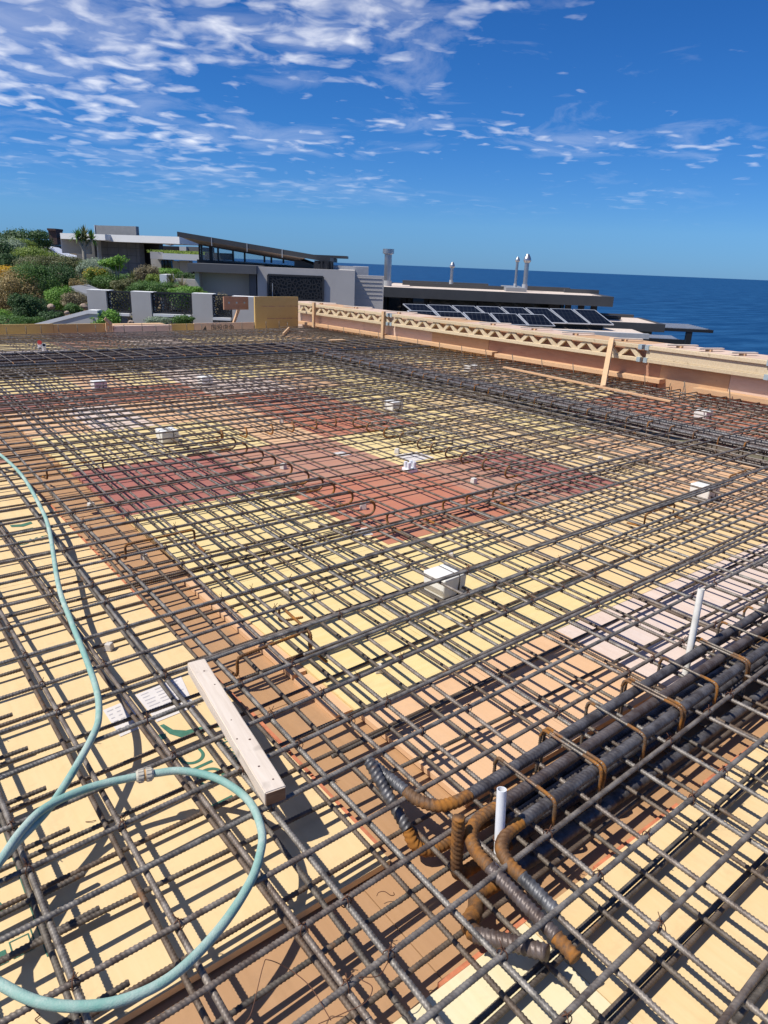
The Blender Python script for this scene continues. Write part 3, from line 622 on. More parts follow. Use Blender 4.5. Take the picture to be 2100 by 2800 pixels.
# upper bars along X (start height y at x=0, slope)
ya = [(0.307, .0435), (0.535, .0223), (0.719, .0189), (0.854, .0445), (1.036, .0296), (1.224, .0225), (1.423, .0278), (1.59, .0445), (1.765, .055), (1.985, .06), (2.211, .0453),
      (2.41, .06), (2.655, .045), (2.919, .0514), (3.145, .03), (3.385, .035), (3.64, .033), (3.86, .033), (4.01, .033), (4.20, .033), (4.44, .033), (4.69, .033), (4.89, .033), (5.17, .033), (5.38, .033), (5.65, .033)]
y = 5.87
while y < 14.5: ya.append((y, 0.03 * max(0, 1 - (y - 5) / 9))); y += random.uniform(0.19, 0.235)
n_a = 0
for y0, m in ya:
    rz = math.atan(m); n_a += 1; j = random.uniform(-0.0015, 0.0015)
    yo = y0 + m * 2.7
    if OY0 + 0.1 < yo < OY1:
        put_hooked(hkA_l, 'hooked_bar', (OX1 * 0 + OX0 - 3.2, y0 + m * (OX0 - 3.2), ZA + j), rz, 'hooked upper bar ending left of the red middle opening, %s from the near end' % ordw(n_a - 15), 'hooked bars left of the opening')
    elif y0 < 6.3:
        o = obj('long_bar', mA[n_a % 3], None, (-0.45, y0 - 0.45 * m, ZA + j), rz)
        tag(o, 'ribbed upper bar running left to right, %s from the bottom edge of the photo' % ordw(n_a), 'rebar', GA)
    else:
        o = obj('long_bar', pA[n_a % 3], None, (-0.45, y0 - 0.45 * m, ZA + j), rz)
        tag(o, 'thin dark upper bar in the far crowded rows running left to right', 'rebar', 'far upper bars running left to right')
for k, y0 in enumerate((3.60, 3.85, 4.10, 4.29, 4.48, 4.66, 4.91, 5.15, 5.42, 5.65)):
    put_hooked(hkA_r, 'hooked_bar', (OX1, y0, ZA), 0.02, 'hooked upper bar starting right of the red middle opening, %s from the near end' % ordw(k + 1), 'hooked bars right of the opening')
# upper bars along Y
xb = [(-0.02, 0), (0.205, -.01), (0.435, -.0055), (0.662, -.008), (0.757, .0194), (0.973, .0129), (1.147, .0354), (1.327, .0261), (1.552, .0214), (1.798, .015), (2.005, 0.0), (2.31, -.04), (2.46, -.02)]
x = 4.12
while x < 9.1: xb.append((x, random.uniform(-0.006, 0.006))); x += random.uniform(0.19, 0.235)
for k, (x0, m) in enumerate(xb):
    near = x0 < 3
    o = obj('long_bar', (mB if near else pB)[k % 3], None, (x0 - 0.4 * m, -0.4, ZB + random.uniform(-0.001, 0.001)), math.pi / 2 - math.atan(m))
    if near: tag(o, 'grey ribbed upper bar running towards the houses, %s from the left' % ordw(k + 1), 'rebar', GB)
    else: tag(o, 'grey ribbed upper bar running towards the houses on the right, %s beyond the middle opening' % ordw(k - 12), 'rebar', 'upper bars right of the opening')
for k, x0 in enumerate((2.66, 2.94, 3.14, 3.36, 3.62, 3.86)):
    put_hooked(hkB_n, 'hooked_bar', (x0, OY0 - 3.8, ZB), math.pi / 2, 'hooked bar ending at the near side of the middle opening, %s from the left' % ordw(k + 1), 'hooked bars at the near side of the opening')
for k, x0 in enumerate((2.74, 2.98, 3.25, 3.48, 3.74, 3.97)):
    put_hooked(hkB_f, 'hooked_bar', (x0, OY1, ZB), math.pi / 2, 'hooked bar starting at the far side of the middle opening, %s from the left' % ordw(k + 1), 'hooked bars at the far side of the opening')
# lower bars
yl = [(0.351, .01), (0.372, .012), (0.515, .0122), (0.536, .014), (0.658, .034), (0.68, .036), (0.87, .02), (1.03, .03), (1.218, .02), (1.471, -.004), (1.627, .0213), (1.754, .0353), (1.967, .05), (2.206, .0256), (2.421, .0412), (2.758, .05), (3.039, .0565)]
y = 3.27
while y < 14.5: yl.append((y, random.uniform(-0.004, 0.02))); y += random.uniform(0.19, 0.25)
for k, (y0, m) in enumerate(yl):
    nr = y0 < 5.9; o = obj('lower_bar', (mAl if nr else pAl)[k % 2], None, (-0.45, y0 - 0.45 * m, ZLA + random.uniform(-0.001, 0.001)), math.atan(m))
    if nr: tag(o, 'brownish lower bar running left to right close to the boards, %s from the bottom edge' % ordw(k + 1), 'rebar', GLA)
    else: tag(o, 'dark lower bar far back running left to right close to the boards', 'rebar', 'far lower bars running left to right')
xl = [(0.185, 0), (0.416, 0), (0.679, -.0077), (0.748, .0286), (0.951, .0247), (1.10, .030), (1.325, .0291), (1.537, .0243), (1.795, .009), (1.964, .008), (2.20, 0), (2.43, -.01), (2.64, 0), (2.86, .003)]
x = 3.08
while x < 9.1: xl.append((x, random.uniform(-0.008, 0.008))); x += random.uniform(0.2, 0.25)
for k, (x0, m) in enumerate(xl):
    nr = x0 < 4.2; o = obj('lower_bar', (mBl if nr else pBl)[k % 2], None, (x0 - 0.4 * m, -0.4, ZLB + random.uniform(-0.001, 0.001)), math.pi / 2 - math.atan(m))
    if nr: tag(o, 'brownish lower bar running towards the houses, %s from the left' % ordw(k + 1), 'rebar', GLB)
    else: tag(o, 'dark lower bar running towards the houses in the right half of the deck', 'rebar', 'right lower bars running towards the houses')
# short lapped bars whose cut ends show
mS = tube_mesh('short_bar', wob(1.6, 0.003, 40), RB, M['steel'], ribbed=True); mSl = tube_mesh('short_bar', wob(1.6, 0.003, 41), RB, M['steel_low'], ribbed=True)
def short(px, py, z, side, low, rz, label):      # cut end at the photo pixel; the bar runs off to the left (-1) or right (+1)
    p = at(px, py, z); a = rz
    x0 = p[0] - (1.6 * math.cos(a) if side < 0 else 0); y0 = p[1] - (1.6 * math.sin(a) if side < 0 else 0)
    tag(obj('short_bar', mSl if low else mS, None, (x0, y0, z), a), label, 'rebar', 'short lapped bars')
for i, (px_, py_) in enumerate([(34, 1953), (76, 2045), (126, 2154), (190, 2266), (231, 2388), (272, 2483), (353, 2686)]):
    short(px_, py_, ZLA + 0.001 + 0.018 * (i in (4,)), -1, True, 0.05, 'short cut bar end on the yellow board at the left edge, %s from the top' % ordw(i + 1))
short(908, 2070, ZLA, 1, True, 0.03, 'bar with rusty cut end over the brown trough above the plank')
short(985, 1443, ZLA + 0.018, -1, True, 0.03, 'short bar ending on yellow board left of the white box')
short(1033, 1520, ZLA + 0.018, -1, True, 0.03, 'short bar ending between the red board and the white box')
for i, (px_, py_) in enumerate([(1672, 1430), (1748, 1466), (1863, 1487), (1950, 1518), (2062, 1550)]):
    short(px_, py_, ZA, 1, False, 0.03, 'lapped bar with rusty cut end right of the middle, %s from the left' % ordw(i + 1))
for i, (y0, m) in enumerate([(2.235, .0453), (2.03, .05), (1.615, .0445), (2.675, .045), (3.165, .03)]):
    tag(obj('lapped_bar', mA[i % 3], None, (0.9 + 0.4 * i, y0 + m * (0.9 + 0.4 * i) , ZA - 0.004), math.atan(m)), 'second bar lying right behind the %s upper bar from the bottom edge' % ordw([11, 10, 8, 13, 15][i]), 'rebar', 'lapped upper bars')
    o = bpy.data.objects[-1] if False else None
# hooked spacer chairs lying between the mats
def path_obj(name, pts, r, mat, label, cat, ribbed=True, sides=10, group=None, pitch=0.0105, rh=0.00115, parent=None):
    P = np.array(pts, float); c = P[0].copy()
    o = obj(name, tube_mesh(name, P - c, r, M[mat], sides=sides, ribbed=ribbed, pitch=pitch, rh=rh), parent, tuple(c))
    return tag(o, label, cat, group) if label else o
def chair(px, py, dx, dy, label, h=0.085):
    a = at(px, py, 0.045); d = np.array([dx, dy, 0.0]); n = np.array([-dy, dx, 0]) / math.hypot(dx, dy)
    pts = [a + n * 0.12 + [0, 0, -0.01], a, a + [0, 0, h], a + d + [0, 0, h], a + d, a + d - n * 0.12 + [0, 0, -0.01]]
    path_obj('bar_chair', fillet(pts, 0.022, 5), 0.006, 'rust', label, 'bar chair')
chair(345, 1530, 0.40, 0.02, 'rusty bent bar chair beside the brown trough at left')
chair(130, 1310, 0.40, 0.02, 'rusty bent bar chair near the hose at the far left')
chair(650, 1850, 0.35, 0.03, 'rusty bent bar chair over the brown trough above the plank')
chair(1760, 1440, 0.38, 0.02, 'rusty bent bar chair between the mats right of the middle opening')
chair(1990, 1330, 0.36, 0.02, 'rusty bent bar chair near the white box at the right edge')
chair(850, 1780, 0.02, 0.30, 'rusty bent bar chair on the yellow board above the brown trough')

# tie wires at crossings
tw = MB()
def torus(R0, r0, tilt, n=12, k=5):
    v = []; f = []
    for i in range(n):
        a = 2 * math.pi * i / n
        for j in range(k):
            b = 2 * math.pi * j / k; rr = R0 + r0 * math.cos(b); p = Vector((rr * math.cos(a), 0.0, rr * math.sin(a) * 1.25 )) + Vector((0, r0 * math.sin(b), 0)); p.rotate(Matrix.Rotation(tilt, 3, 'Z')); v.append(tuple(p))
    for i in range(n):
        for j in range(k): f.append((i * k + j, ((i + 1) % n) * k + j, ((i + 1) % n) * k + (j + 1) % k, i * k + (j + 1) % k))
    return v, f
for tl in (0.8, -0.8): tw.add(*torus(0.0135, 0.0013, tl))
tw.cyl((0.0, 0.0, 0.016), (0.012, 0.006, 0.034), 0.0012, n=5); tw.cyl((0.002, 0.0, 0.016), (-0.004, 0.008, 0.030), 0.0012, n=5)
twm = mesh('tie_wire', tw.v, tw.f, M['wire'], True)
cnt = 0
for y0, m in ya:
    for x0, mb in xb + [(2.66, 0), (2.94, 0), (3.14, 0), (3.36, 0)]:
        if x0 > 3.6 or y0 > 4.2 or random.random() < 0.42: continue
        yy = y0 + m * x0; xx = x0 + mb * yy
        if xx > OX0 - 0.1 and yy > OY0 - 0.1: continue
        if xx < 0 or cnt > 160: continue
        cnt += 1; o = obj('tie_wire', twm, None, (xx, yy, 0.138), random.uniform(0, 6)); tag(o, 'twisted rusty tie wire round a bar crossing in the foreground mat', 'tie wire', 'tie wires at the crossings')
for i, (pts, lab) in enumerate([
    ([(1030, 2450, .002), (1036, 2440, .01), (1052, 2438, .012), (1068, 2448, .006), (1078, 2447, .003), (1076, 2440, .01)], 'small hooked wire offcut on the brown board'),
    ([(670, 2800, .15), (690, 2760, .17), (720, 2640, .19), (735, 2625, .2), (790, 2650, .17), (850, 2700, .16), (905, 2790, .15)], 'long curly rusty wire looping over the bars near the bottom edge'),
    ([(870, 2800, .16), (940, 2770, .17), (1000, 2740, .18), (1018, 2700, .18), (990, 2680, .17), (985, 2672, .16), (1035, 2668, .15), (1062, 2630, .15)], 'thin rusty wire loop tied at a bar crossing near the bottom'),
    ([(100, 2768, .002), (108, 2776, .004), (96, 2788, .004), (110, 2800, .002)], 'small rusty wire squiggle on the yellow board at lower left'),
    ([(234, 2247, .002), (248, 2246, .005), (262, 2243, .002)], 'short yellowish wire bit on the board inside the hose loop'),
    ([(1463, 1664, .002), (1476, 1667, .006), (1490, 1661, .002)], 'curved wire bit on the yellow board right of the white box')]):
    path_obj('loose_wire', spline([at(*p) for p in pts], 8), 0.0011, 'wire', lab, 'wire', False, 6)

# near beam: heavy bars with rusty hooks, links
RH = 0.0168
def heavy(pts, hook, label, r=RH, pitch=0.0145, grp=None):
    P = np.array(pts, float); c = P[0].copy()
    o = obj('heavy_bar', tube_mesh('heavy_bar', P - c, r, M['heavy'], sides=14, ribbed=True, pitch=pitch, rh=0.0019), None, tuple(c)); tag(o, label, 'rebar', grp)
    if hook is not None:
        # the hook grows out of the straight bar; only the bend is rusty
        Q = np.array(hook, float) - c; obj('hook', tube_mesh('hook', Q, r * 1.004, M['rust'], sides=14, ribbed=True, pitch=pitch, rh=0.0019), o)
    return o
zh = 0.1535
t1 = [(1.27, 1.138, zh), (1.21, 1.142, zh), (1.165, 1.165, zh - .004), (1.138, 1.215, zh - .006), (1.132, 1.26, zh - .005)]
o = heavy([(5.4, 1.31, zh), (1.27, 1.138, zh)], spline(t1, 6), 'thick bar of the near beam nearest the pink board, hooked away at its end', grp='thick bars of the near beam')
obj('tail', tube_mesh('tail', np.array([(1.132, 1.26, zh - .005), (1.118, 1.425, zh)]) - np.array([5.4, 1.31, zh]), RH, M['heavy'], sides=14, ribbed=True, pitch=0.0145, rh=0.0019), o)
t2 = [(1.30, 1.057, zh), (1.225, 1.056, zh - .002), (1.175, 1.035, zh - .008), (1.148, 0.99, zh - .015), (1.142, 0.93, zh - .02)]
o = heavy([(5.4, 1.235, zh), (1.30, 1.057, zh)], spline(t2, 6), 'thick middle bar of the near beam with a hook towards the camera', grp='thick bars of the near beam')
obj('tail', tube_mesh('tail', np.array([(1.142, 0.93, zh - .02), (1.13, 0.70, zh - .03)]) - np.array([5.4, 1.235, zh]), RH, M['heavy'], sides=14, ribbed=True, pitch=0.0145, rh=0.0019), o)
obj('tip', tube_mesh('tip', np.array([(1.13, 0.70, zh - .03), (1.126, 0.64, zh - .035)]) - np.array([5.4, 1.235, zh]), RH, M['rust'], sides=14, ribbed=True, pitch=0.0145, rh=0.0019), o)
t3 = [(1.31, 0.978, zh), (1.25, 0.972, zh - .002), (1.205, 0.95, zh - .008), (1.188, 0.905, zh - .016), (1.188, 0.86, zh - .02)]
o = heavy([(5.4, 1.15, zh), (1.31, 0.978, zh)], spline(t3, 6), 'thick front bar of the near beam with a hook beside the white pipe', grp='thick bars of the near beam')
obj('tail', tube_mesh('tail', np.array([(1.188, 0.86, zh - .02), (1.18, 0.74, zh - .025)]) - np.array([5.4, 1.15, zh]), RH, M['heavy'], sides=14, ribbed=True, pitch=0.0145, rh=0.0019), o)
zl = 0.018
t4 = [(1.22, 0.955, zl), (1.14, 0.955, zl + .004)] + [at(1300, 2490, .03), at(1281, 2525, .045), at(1300, 2556, .06)]
o = heavy([(5.4, 1.0, zl), (1.22, 0.955, zl)], spline(t4, 6), 'lower thick bar of the near beam with coarse ribs and a looped rusty hook', r=0.020, pitch=0.024, grp='thick bars of the near beam')
obj('tail', tube_mesh('tail', np.array([at(1300, 2556, .06), at(1400, 2578, .09), at(1495, 2605, .12)]) - np.array([5.4, 1.0, zl]), 0.019, M['heavy'], sides=14, ribbed=True, pitch=0.0145, rh=0.0019), o)
b5 = at(1150, 2338, 0.012)
t5 = [(1.36, b5[1] - 0.015, 0.012), (1.24, b5[1] - 0.012, 0.012), (b5[0] + 0.03, b5[1] - 0.005, 0.016), (b5[0] - 0.008, b5[1] + 0.02, 0.04), (b5[0] - 0.010, b5[1] + 0.05, 0.07)]
o = heavy([(5.4, b5[1] + 0.05, 0.012), (1.36, b5[1] - 0.015, 0.012)], spline(t5, 6), 'lower thick bar of the near beam bent up over the brown trough', grp='thick bars of the near beam')
obj('tail', tube_mesh('tail', np.array([t5[-1], (b5[0] - 0.015, b5[1] + 0.235, 0.188)]) - np.array([5.4, b5[1] + 0.05, 0.012]), RH, M['heavy'], sides=14, ribbed=True, pitch=0.0145, rh=0.0019), o)
b6 = at(1245, 2402, 0.006)
t6 = [(1.35, b6[1], 0.006), (b6[0] + 0.06, b6[1], 0.006), (b6[0] + 0.015, b6[1], 0.014), (b6[0], b6[1], 0.05), (b6[0] + 0.001, b6[1] + 0.005, 0.11), (b6[0] + 0.004, b6[1] + 0.012, 0.205)]
heavy([(5.4, b6[1] + 0.1, 0.006), (1.35, b6[1], 0.006)], spline(t6, 6), 'lower thick bar of the near beam with a rusty upright end beside the white pipe', r=0.0165, grp='thick bars of the near beam')
for k, (yy, z) in enumerate(((1.10, 0.01), (1.165, 0.012), (1.02, 0.075))):
    heavy([(5.4, yy + 0.12, z), (1.42, yy, z)], None, 'dark lower bar inside the near beam cage, %s from the front' % ordw([2, 3, 1][k]), r=0.0165, grp='lower bars inside the near beam')
loop = fillet([(0, 0.10, -0.012), (0, 0.235, -0.012), (0, 0.235, 0.182), (0, 0.0, 0.182), (0, 0.0, -0.012), (0, 0.13, -0.012)], 0.022, 5)
lm = tube_mesh('link', loop, 0.0052, M['link'], sides=8, ribbed=True, pitch=0.009, rh=0.0007)
bend = tube_mesh('rusty_bend', spline([(0, 0.0, 0.10), (0, -0.001, 0.155), (0, 0.012, 0.180), (0, 0.07, 0.183)], 6), 0.0057, M['rust'], sides=8, ribbed=True, pitch=0.009, rh=0.0007)
bend2 = tube_mesh('rusty_bend', spline([(0, 0.20, 0.183), (0, 0.225, 0.180), (0, 0.237, 0.150)], 6), 0.0057, M['rust'], sides=8, ribbed=True, pitch=0.009, rh=0.0007)
for k, x in enumerate((1.43, 1.66, 1.91, 2.15, 2.41, 2.66, 2.91, 3.15, 3.40, 3.66, 3.92, 4.2, 4.5)):
    for d in ((0,) if k not in (1, 3, 5) else (0, 0.018)):
        o = obj('beam_link', lm, None, (x + d, 0.955 + 0.044 * (x - 1.4), 0), random.uniform(-0.06, 0.02)); obj('rusty_bend', bend, o); obj('rusty_bend', bend2, o)
        tag(o, 'rusty topped link round the thick near bars, %s%s from the white pipe' % ('double of ' if d else '', ordw(k + 1)), 'stirrup', 'links of the near beam')
# right beam and far beam cages
mRH = tube_mesh('beam_bar', wob(12.2, 0.004, 50), 0.016, M['heavy'], sides=10, ribbed=True, pitch=0.03, rh=0.002, dense=7)
for k, (x, z) in enumerate(((6.585, zh), (6.63, zh), (6.76, zh), (6.88, zh), (6.975, zh), (6.59, -0.08), (6.68, -0.08), (6.78, -0.08), (6.88, -0.08), (6.97, -0.08), (6.57, 0.04), (6.985, 0.04))):
    tag(obj('beam_bar', mRH, None, (x, -0.6, z), math.pi / 2), 'thick %s bar of the right beam cage, %s from its left side' % (('upper', 'lower', 'side')[0 if k < 5 else 1 if k < 10 else 2], ordw(k % 5 + 1)), 'rebar', 'bars of the right beam')
lp = fillet([(0.2, 0, -0.105), (0.45, 0, -0.105), (0.45, 0, 0.186), (0, 0, 0.186), (0, 0, -0.105), (0.25, 0, -0.105)], 0.03, 5)
lm2 = tube_mesh('link', lp, 0.0065, M['link'], sides=7)
bd2 = tube_mesh('rusty_bend', spline([(0, 0, 0.09), (0, 0, 0.15), (0.012, 0, 0.182), (0.08, 0, 0.187)], 5), 0.0075, M['rust'], sides=7)
for k, y in enumerate(np.arange(-0.3, 11.4, 0.25)):
    o = obj('beam_link', lm2, None, (6.548, y, 0), random.uniform(-0.05, 0.05)); obj('rusty_bend', bd2, o)
    tag(o, 'inverted U link of the right beam cage, %s from its near end' % ordw(k + 1), 'stirrup', 'links of the right beam')
mFH = tube_mesh('beam_bar', wob(11, 0.004, 51), 0.019, M['heavy'], sides=9, ribbed=True, pitch=0.035, rh=0.0025)
for k, (y, z) in enumerate(((10.33, zh + .01), (10.62, zh), (10.95, zh), (11.25, zh), (11.6, zh), (10.37, 0.04), (10.6, -0.08), (10.9, -0.08), (11.2, -0.08), (11.5, -0.08))):
    tag(obj('beam_bar', mFH, None, (-1.8, y, z)), 'thick dark %s bar of the far beam cage, %s from its near side' % ('upper' if k < 5 else 'lower', ordw(k % 5 + 1)), 'rebar', 'bars of the far beam')
lp = fillet([(0, 0.5, -0.105), (0, 1.31, -0.105), (0, 1.31, 0.19), (0, 0, 0.19), (0, 0, -0.105), (0, 0.7, -0.105)], 0.03, 4)
lm3 = tube_mesh('link', lp, 0.0065, M['link'], sides=6)
bd3 = tube_mesh('rusty_bend', spline([(0, 0, 0.05), (0, 0, 0.15), (0, 0.012, 0.186), (0, 0.08, 0.191)], 5), 0.008, M['rust'], sides=6)
for k, x in enumerate(np.arange(-0.9, 9.1, 0.262)):
    o = obj('beam_link', lm3, None, (x, 10.36, 0), random.uniform(-0.04, 0.04)); obj('rusty_bend', bd3, o)
    tag(o, 'wide link of the dark far beam cage, %s from its left end' % ordw(k + 1), 'stirrup', 'links of the far beam')
# hairpins along the side wall
hp = fillet([(-0.75, 0, 0.165), (0, 0, 0.165), (0.005, 0, 0.005), (-0.5, 0, 0.005)], 0.03, 4); hpm = tube_mesh('hairpin', hp, 0.0075, M['steel_low'], sides=7)
up = fillet([(-0.2, 0, 0.012), (0.045, 0, 0.012), (0.05, 0, 0.19)], 0.03, 4); upm = tube_mesh('starter_bar', up, 0.006, M['steel_low'], sides=6)
dg = fillet([(-0.12, 0, 0.02), (0.0, 0, 0.03), (0.03, 0.07, 0.24)], 0.03, 4); dgm = tube_mesh('bent_end', dg, 0.0065, M['steel_low'], sides=6)
for k, y in enumerate(np.arange(2.4, 14.6, 0.205)):
    tag(obj('hairpin_bar', hpm, None, (9.10 + random.uniform(-0.03, 0.03), y + random.uniform(-0.03, 0.03), 0), random.uniform(-0.1, 0.1)), 'bent hairpin bar end along the side wall, %s from the right' % ordw(k + 1), 'rebar', 'hairpins along the side wall')
    tag(obj('starter_bar', upm, None, (9.22, y + 0.08, 0), 0), 'thin upright bar against the side wall, %s from the right' % ordw(k + 1), 'rebar', 'upright bars along the side wall')
    if k % 3 == 0: tag(obj('bent_end', dgm, None, (9.05, y + 0.11, 0.04), random.uniform(-0.3, 0.3)), 'short slanting bar end before the side wall, %s from the right' % ordw(k // 3 + 1), 'rebar', 'slanting bar ends at the side wall')
hp2 = fillet([(0, -0.6, 0.165), (0, 0, 0.165), (0, 0.005, 0.32)], 0.03, 4); hp2m = tube_mesh('bent_end', hp2, 0.0075, M['steel_low'], sides=7)
for k, x in enumerate(np.arange(2.7, 8.9, 0.31)):
    tag(obj('upturned_bar', hp2m, None, (x + random.uniform(-0.05, 0.05), 14.5, -random.uniform(0.02, 0.06)), random.uniform(-0.15, 0.15)), 'dark bar end turned up before the far formwork, %s from the left' % ordw(k + 1), 'rebar', 'upturned bars at the far formwork')

# ------------------------------------------------------------------ things among the bars
def rbox(lx, ly, lz, r=0.012):
    import bmesh
    bm = bmesh.new(); bmesh.ops.create_cube(bm, size=1)
    for v in bm.verts: v.co = Vector((v.co.x * lx * (1.0 if v.co.z > 0 else 0.9), v.co.y * ly * (1.0 if v.co.z > 0 else 0.9), (v.co.z + 0.5) * lz))
    bmesh.ops.bevel(bm, geom=bm.edges[:], offset=r, segments=3, affect='EDGES', profile=0.6)
    me = bpy.data.meshes.new('half'); bm.to_mesh(me); bm.free(); me.materials.append(M['box']); me.shade_smooth(); return me
hb = rbox(0.112, 0.165, 0.113); hb2 = rbox(0.046, 0.165, 0.113, 0.008)
sm = MB(); sm.box(-0.003, 0.003, -0.078, 0.078, 0.002, 0.112); smm = mesh('seam', sm.v, sm.f, M['seam'])
fl = MB(); fl.box(-0.085, 0.085, -0.085, 0.085, 0.0, 0.004); flm = mesh('lip', fl.v, fl.f, M['seam'])
def jbox(x, y, rz, label):
    o = empty('junction_box', (x, y, 0.001), rz)
    obj('body', hb, o, (-0.024, 0, 0.003)); obj('cover', hb2, o, (0.056, 0, 0.003)); obj('seam', smm, o, (0.032, 0, 0.003)); obj('lip', flm, o)
    tag(o, label, 'junction box', 'white boxes on the deck')
jbox(2.35, 2.42, 0.03, 'white plastic box with a dark seam, nearest of the boxes, under the bars')
jbox(2.36, 6.15, 0.0, 'white split plastic box between the bars in the left middle')
jbox(3.97, 8.88, 0.0, 'small white box in front of the far dark beam, right of two')
jbox(2.65, 9.05, 0.0, 'small white box in front of the far dark beam, left of two')
jbox(5.15, 6.35, 0.0, 'greyish white box on red board behind the middle opening')
jbox(8.15, 4.22, 0.0, 'pale box on the red boards between right beam and side wall')
jbox(5.14, 2.54, 0.0, 'white box among the bars at the right edge of the photo')
jbox(8.3, 8.3, 0.0, 'pale box half hidden near the middle of the side wall')
def pipe(base, top, r, mat, label, cap=None):
    a = np.array(base); b = np.array(top); o = empty('conduit_pipe', tuple(a)); d = Vector(b - a)
    m = MB(); m.cyl((0, 0, 0), d, r, n=20, caps=False); m.cyl(d, Vector((0, 0, 0)), r * 0.86, n=20, caps=False)
    k = 20; n0 = 20; n1 = 40
    for i in range(20): j = (i + 1) % 20; m.f.append((20 + i, 20 + j, 40 + (20 - j) % 20 if False else 40 + i, 40 + i)) if False else None
    m.build('pipe', M[mat], o, smooth=True)
    # rim
    t = d.normalized(); u = t.orthogonal().normalized(); q = t.cross(u); v = []; f = []
    for i in range(20):
        g = 2 * math.pi * i / 20; e_ = u * math.cos(g) + q * math.sin(g); v += [tuple(d + e_ * r), tuple(d + e_ * r * 0.86)]
    for i in range(20): j = (i + 1) % 20; f.append((2 * i, 2 * j, 2 * j + 1, 2 * i + 1))
    obj('rim', mesh('rim', v, f, M[mat]), o)
    if cap: c = MB(); c.cyl(d - t * 0.03, d + t * 0.006, r * 1.12, n=16); c.build('cap', M[cap], o)
    return tag(o, label, 'pipe')
p1 = pipe(at(1360, 2405, 0.0), at(1372, 2158, 0.275), 0.0135, 'pvc', 'short white conduit pipe standing by the hooked ends of the near beam')
ringm = MB(); ringm.add(*torus(0.015, 0.0012, 0.0)); rv = [(x, z, y * 0.8) for x, y, z in ringm.v]
d1 = Vector(at(1372, 2158, 0.275) - at(1360, 2405, 0.0)) * 0.45
obj('wire_tie', mesh('wire_tie', [(d1.x + x, d1.y + y, d1.z + z) for x, y, z in rv], ringm.f, M['wire']), p1)
pipe(at(1870, 1862, 0.0), at(1918, 1610, 0.40), 0.0135, 'pvc_dirty', 'tall stained white conduit pipe behind the near beam at right')
pipe(at(109, 968, 0.0), at(108, 936, 0.26), 0.028, 'pvc', 'white pipe with a red cap near the far left corner', 'capred')
pipe(at(121, 975, 0.0), at(120, 943, 0.26), 0.028, 'pvc', 'white pipe right of the red capped pipe')
def fitting(px, py, label):
    p = at(px, py, 0.0); o = empty('conduit_fitting', tuple(p)); m = MB(); m.box(-0.05, 0.05, -0.045, 0.045, 0, 0.035); m.build('base', M['pvc'], o, bevel=0.006)
    for dx, dy in ((-0.028, -0.02), (0.028, -0.02), (-0.028, 0.022), (0.028, 0.022)):
        m = MB(); m.cyl((dx, dy, 0.03), (dx, dy, 0.085), 0.015, n=12); m.build('socket', M['pvc'], o)
    tag(o, label, 'conduit fitting')
fitting(1120, 1290, 'white plastic conduit fitting on the red board in the middle opening')
def spacer(px, py, label, s=0.03):
    p = at(px, py, 0.0); m = MB(); m.hexa([(-s / 2, -s / 2, 0), (s / 2, -s / 2, 0), (s / 2, s / 2, 0), (-s / 2, s / 2, 0), (-s * .4, -s * .4, s), (s * .4, -s * .4, s), (s * .4, s * .4, s), (-s * .4, s * .4, s)])
    o = m.build('spacer_block', M['concrete'], None, tuple(p), random.uniform(0, 1.5), bevel=0.004); tag(o, label, 'spacer')
for px_, py_, lab in ((299, 1777, 'pale concrete spacer right of the hose on the yellow board'), (782, 1628, 'pale concrete spacer on the yellow board left of the white box'), (1035, 1837, 'concrete spacer under the bars on the yellow board by the trough'),
                      (1232, 1525, 'small concrete spacer just behind the nearest white box'), (250, 1392, 'pale spacer on the brown trough at left'), (395, 1530, 'small bright spacer beside the rusty bar chair on the trough'),
                      (1295, 1322, 'white spacer pair on the red board right of the fitting'), (775, 1282, 'white spacer under the left hooks'), (993, 1392, 'white spacer under the last hook left of the opening'),
                      (1640, 1262, 'spacer on yellow board right of the opening'), (1085, 1240, 'short white spacer post on the yellow board of the opening'), (770, 1157, 'white spacer among the far hooks')):
    spacer(px_, py_, lab, 0.034 if py_ > 1500 else 0.045)
# plank on the bars
pl = empty('wood_plank', (0.82, 1.81, 0.1575), 0); a = Vector((0.895, 2.19, 0)); b2 = Vector((0.795, 1.43, 0)); dd = (b2 - a); L = dd.length
pl.rotation_euler = (0, 0, math.atan2(dd.y, dd.x)); pl.location = ((a.x + b2.x) / 2, (a.y + b2.y) / 2, 0.1565)
import bmesh
bm = bmesh.new(); bmesh.ops.create_cube(bm, size=1)
for v in bm.verts: v.co = Vector((v.co.x * L, v.co.y * 0.064, (v.co.z + 0.5) * 0.046))
bmesh.ops.subdivide_edges(bm, edges=[e for e in bm.edges if abs((e.verts[0].co - e.verts[1].co).x) > 0.3], cuts=10)
for v in bm.verts: v.co += Vector((0, random.uniform(-.001, .001), random.uniform(-.0007, .0007)))
bmesh.ops.bevel(bm, geom=[e for e in bm.edges if e.calc_face_angle(0) > 0.8], offset=0.003, segments=2, affect='EDGES')
me = bpy.data.meshes.new('board'); bm.to_mesh(me); bm.free(); me.materials.append(M['plank']); obj('board', me, pl)
for kx, ky, kr in ((-0.30, 0.005, 0.006), (-0.20, 0.012, 0.005), (0.02, -0.004, 0.004), (0.12, -0.02, 0.005), (0.14, 0.014, 0.007), (0.27, -0.006, 0.006), (0.34, 0.01, 0.005)):
    m = MB(); m.cyl((kx, ky, 0.0445), (kx, ky, 0.0467), kr * 0.6, n=7); m.build('knot', M['brick'], pl)
m = MB(); m.box(L / 2 + 0.0002, L / 2 + 0.0012, -0.029, 0.029, 0.003, 0.043); m.build('end_grain', M['endgrain'], pl)
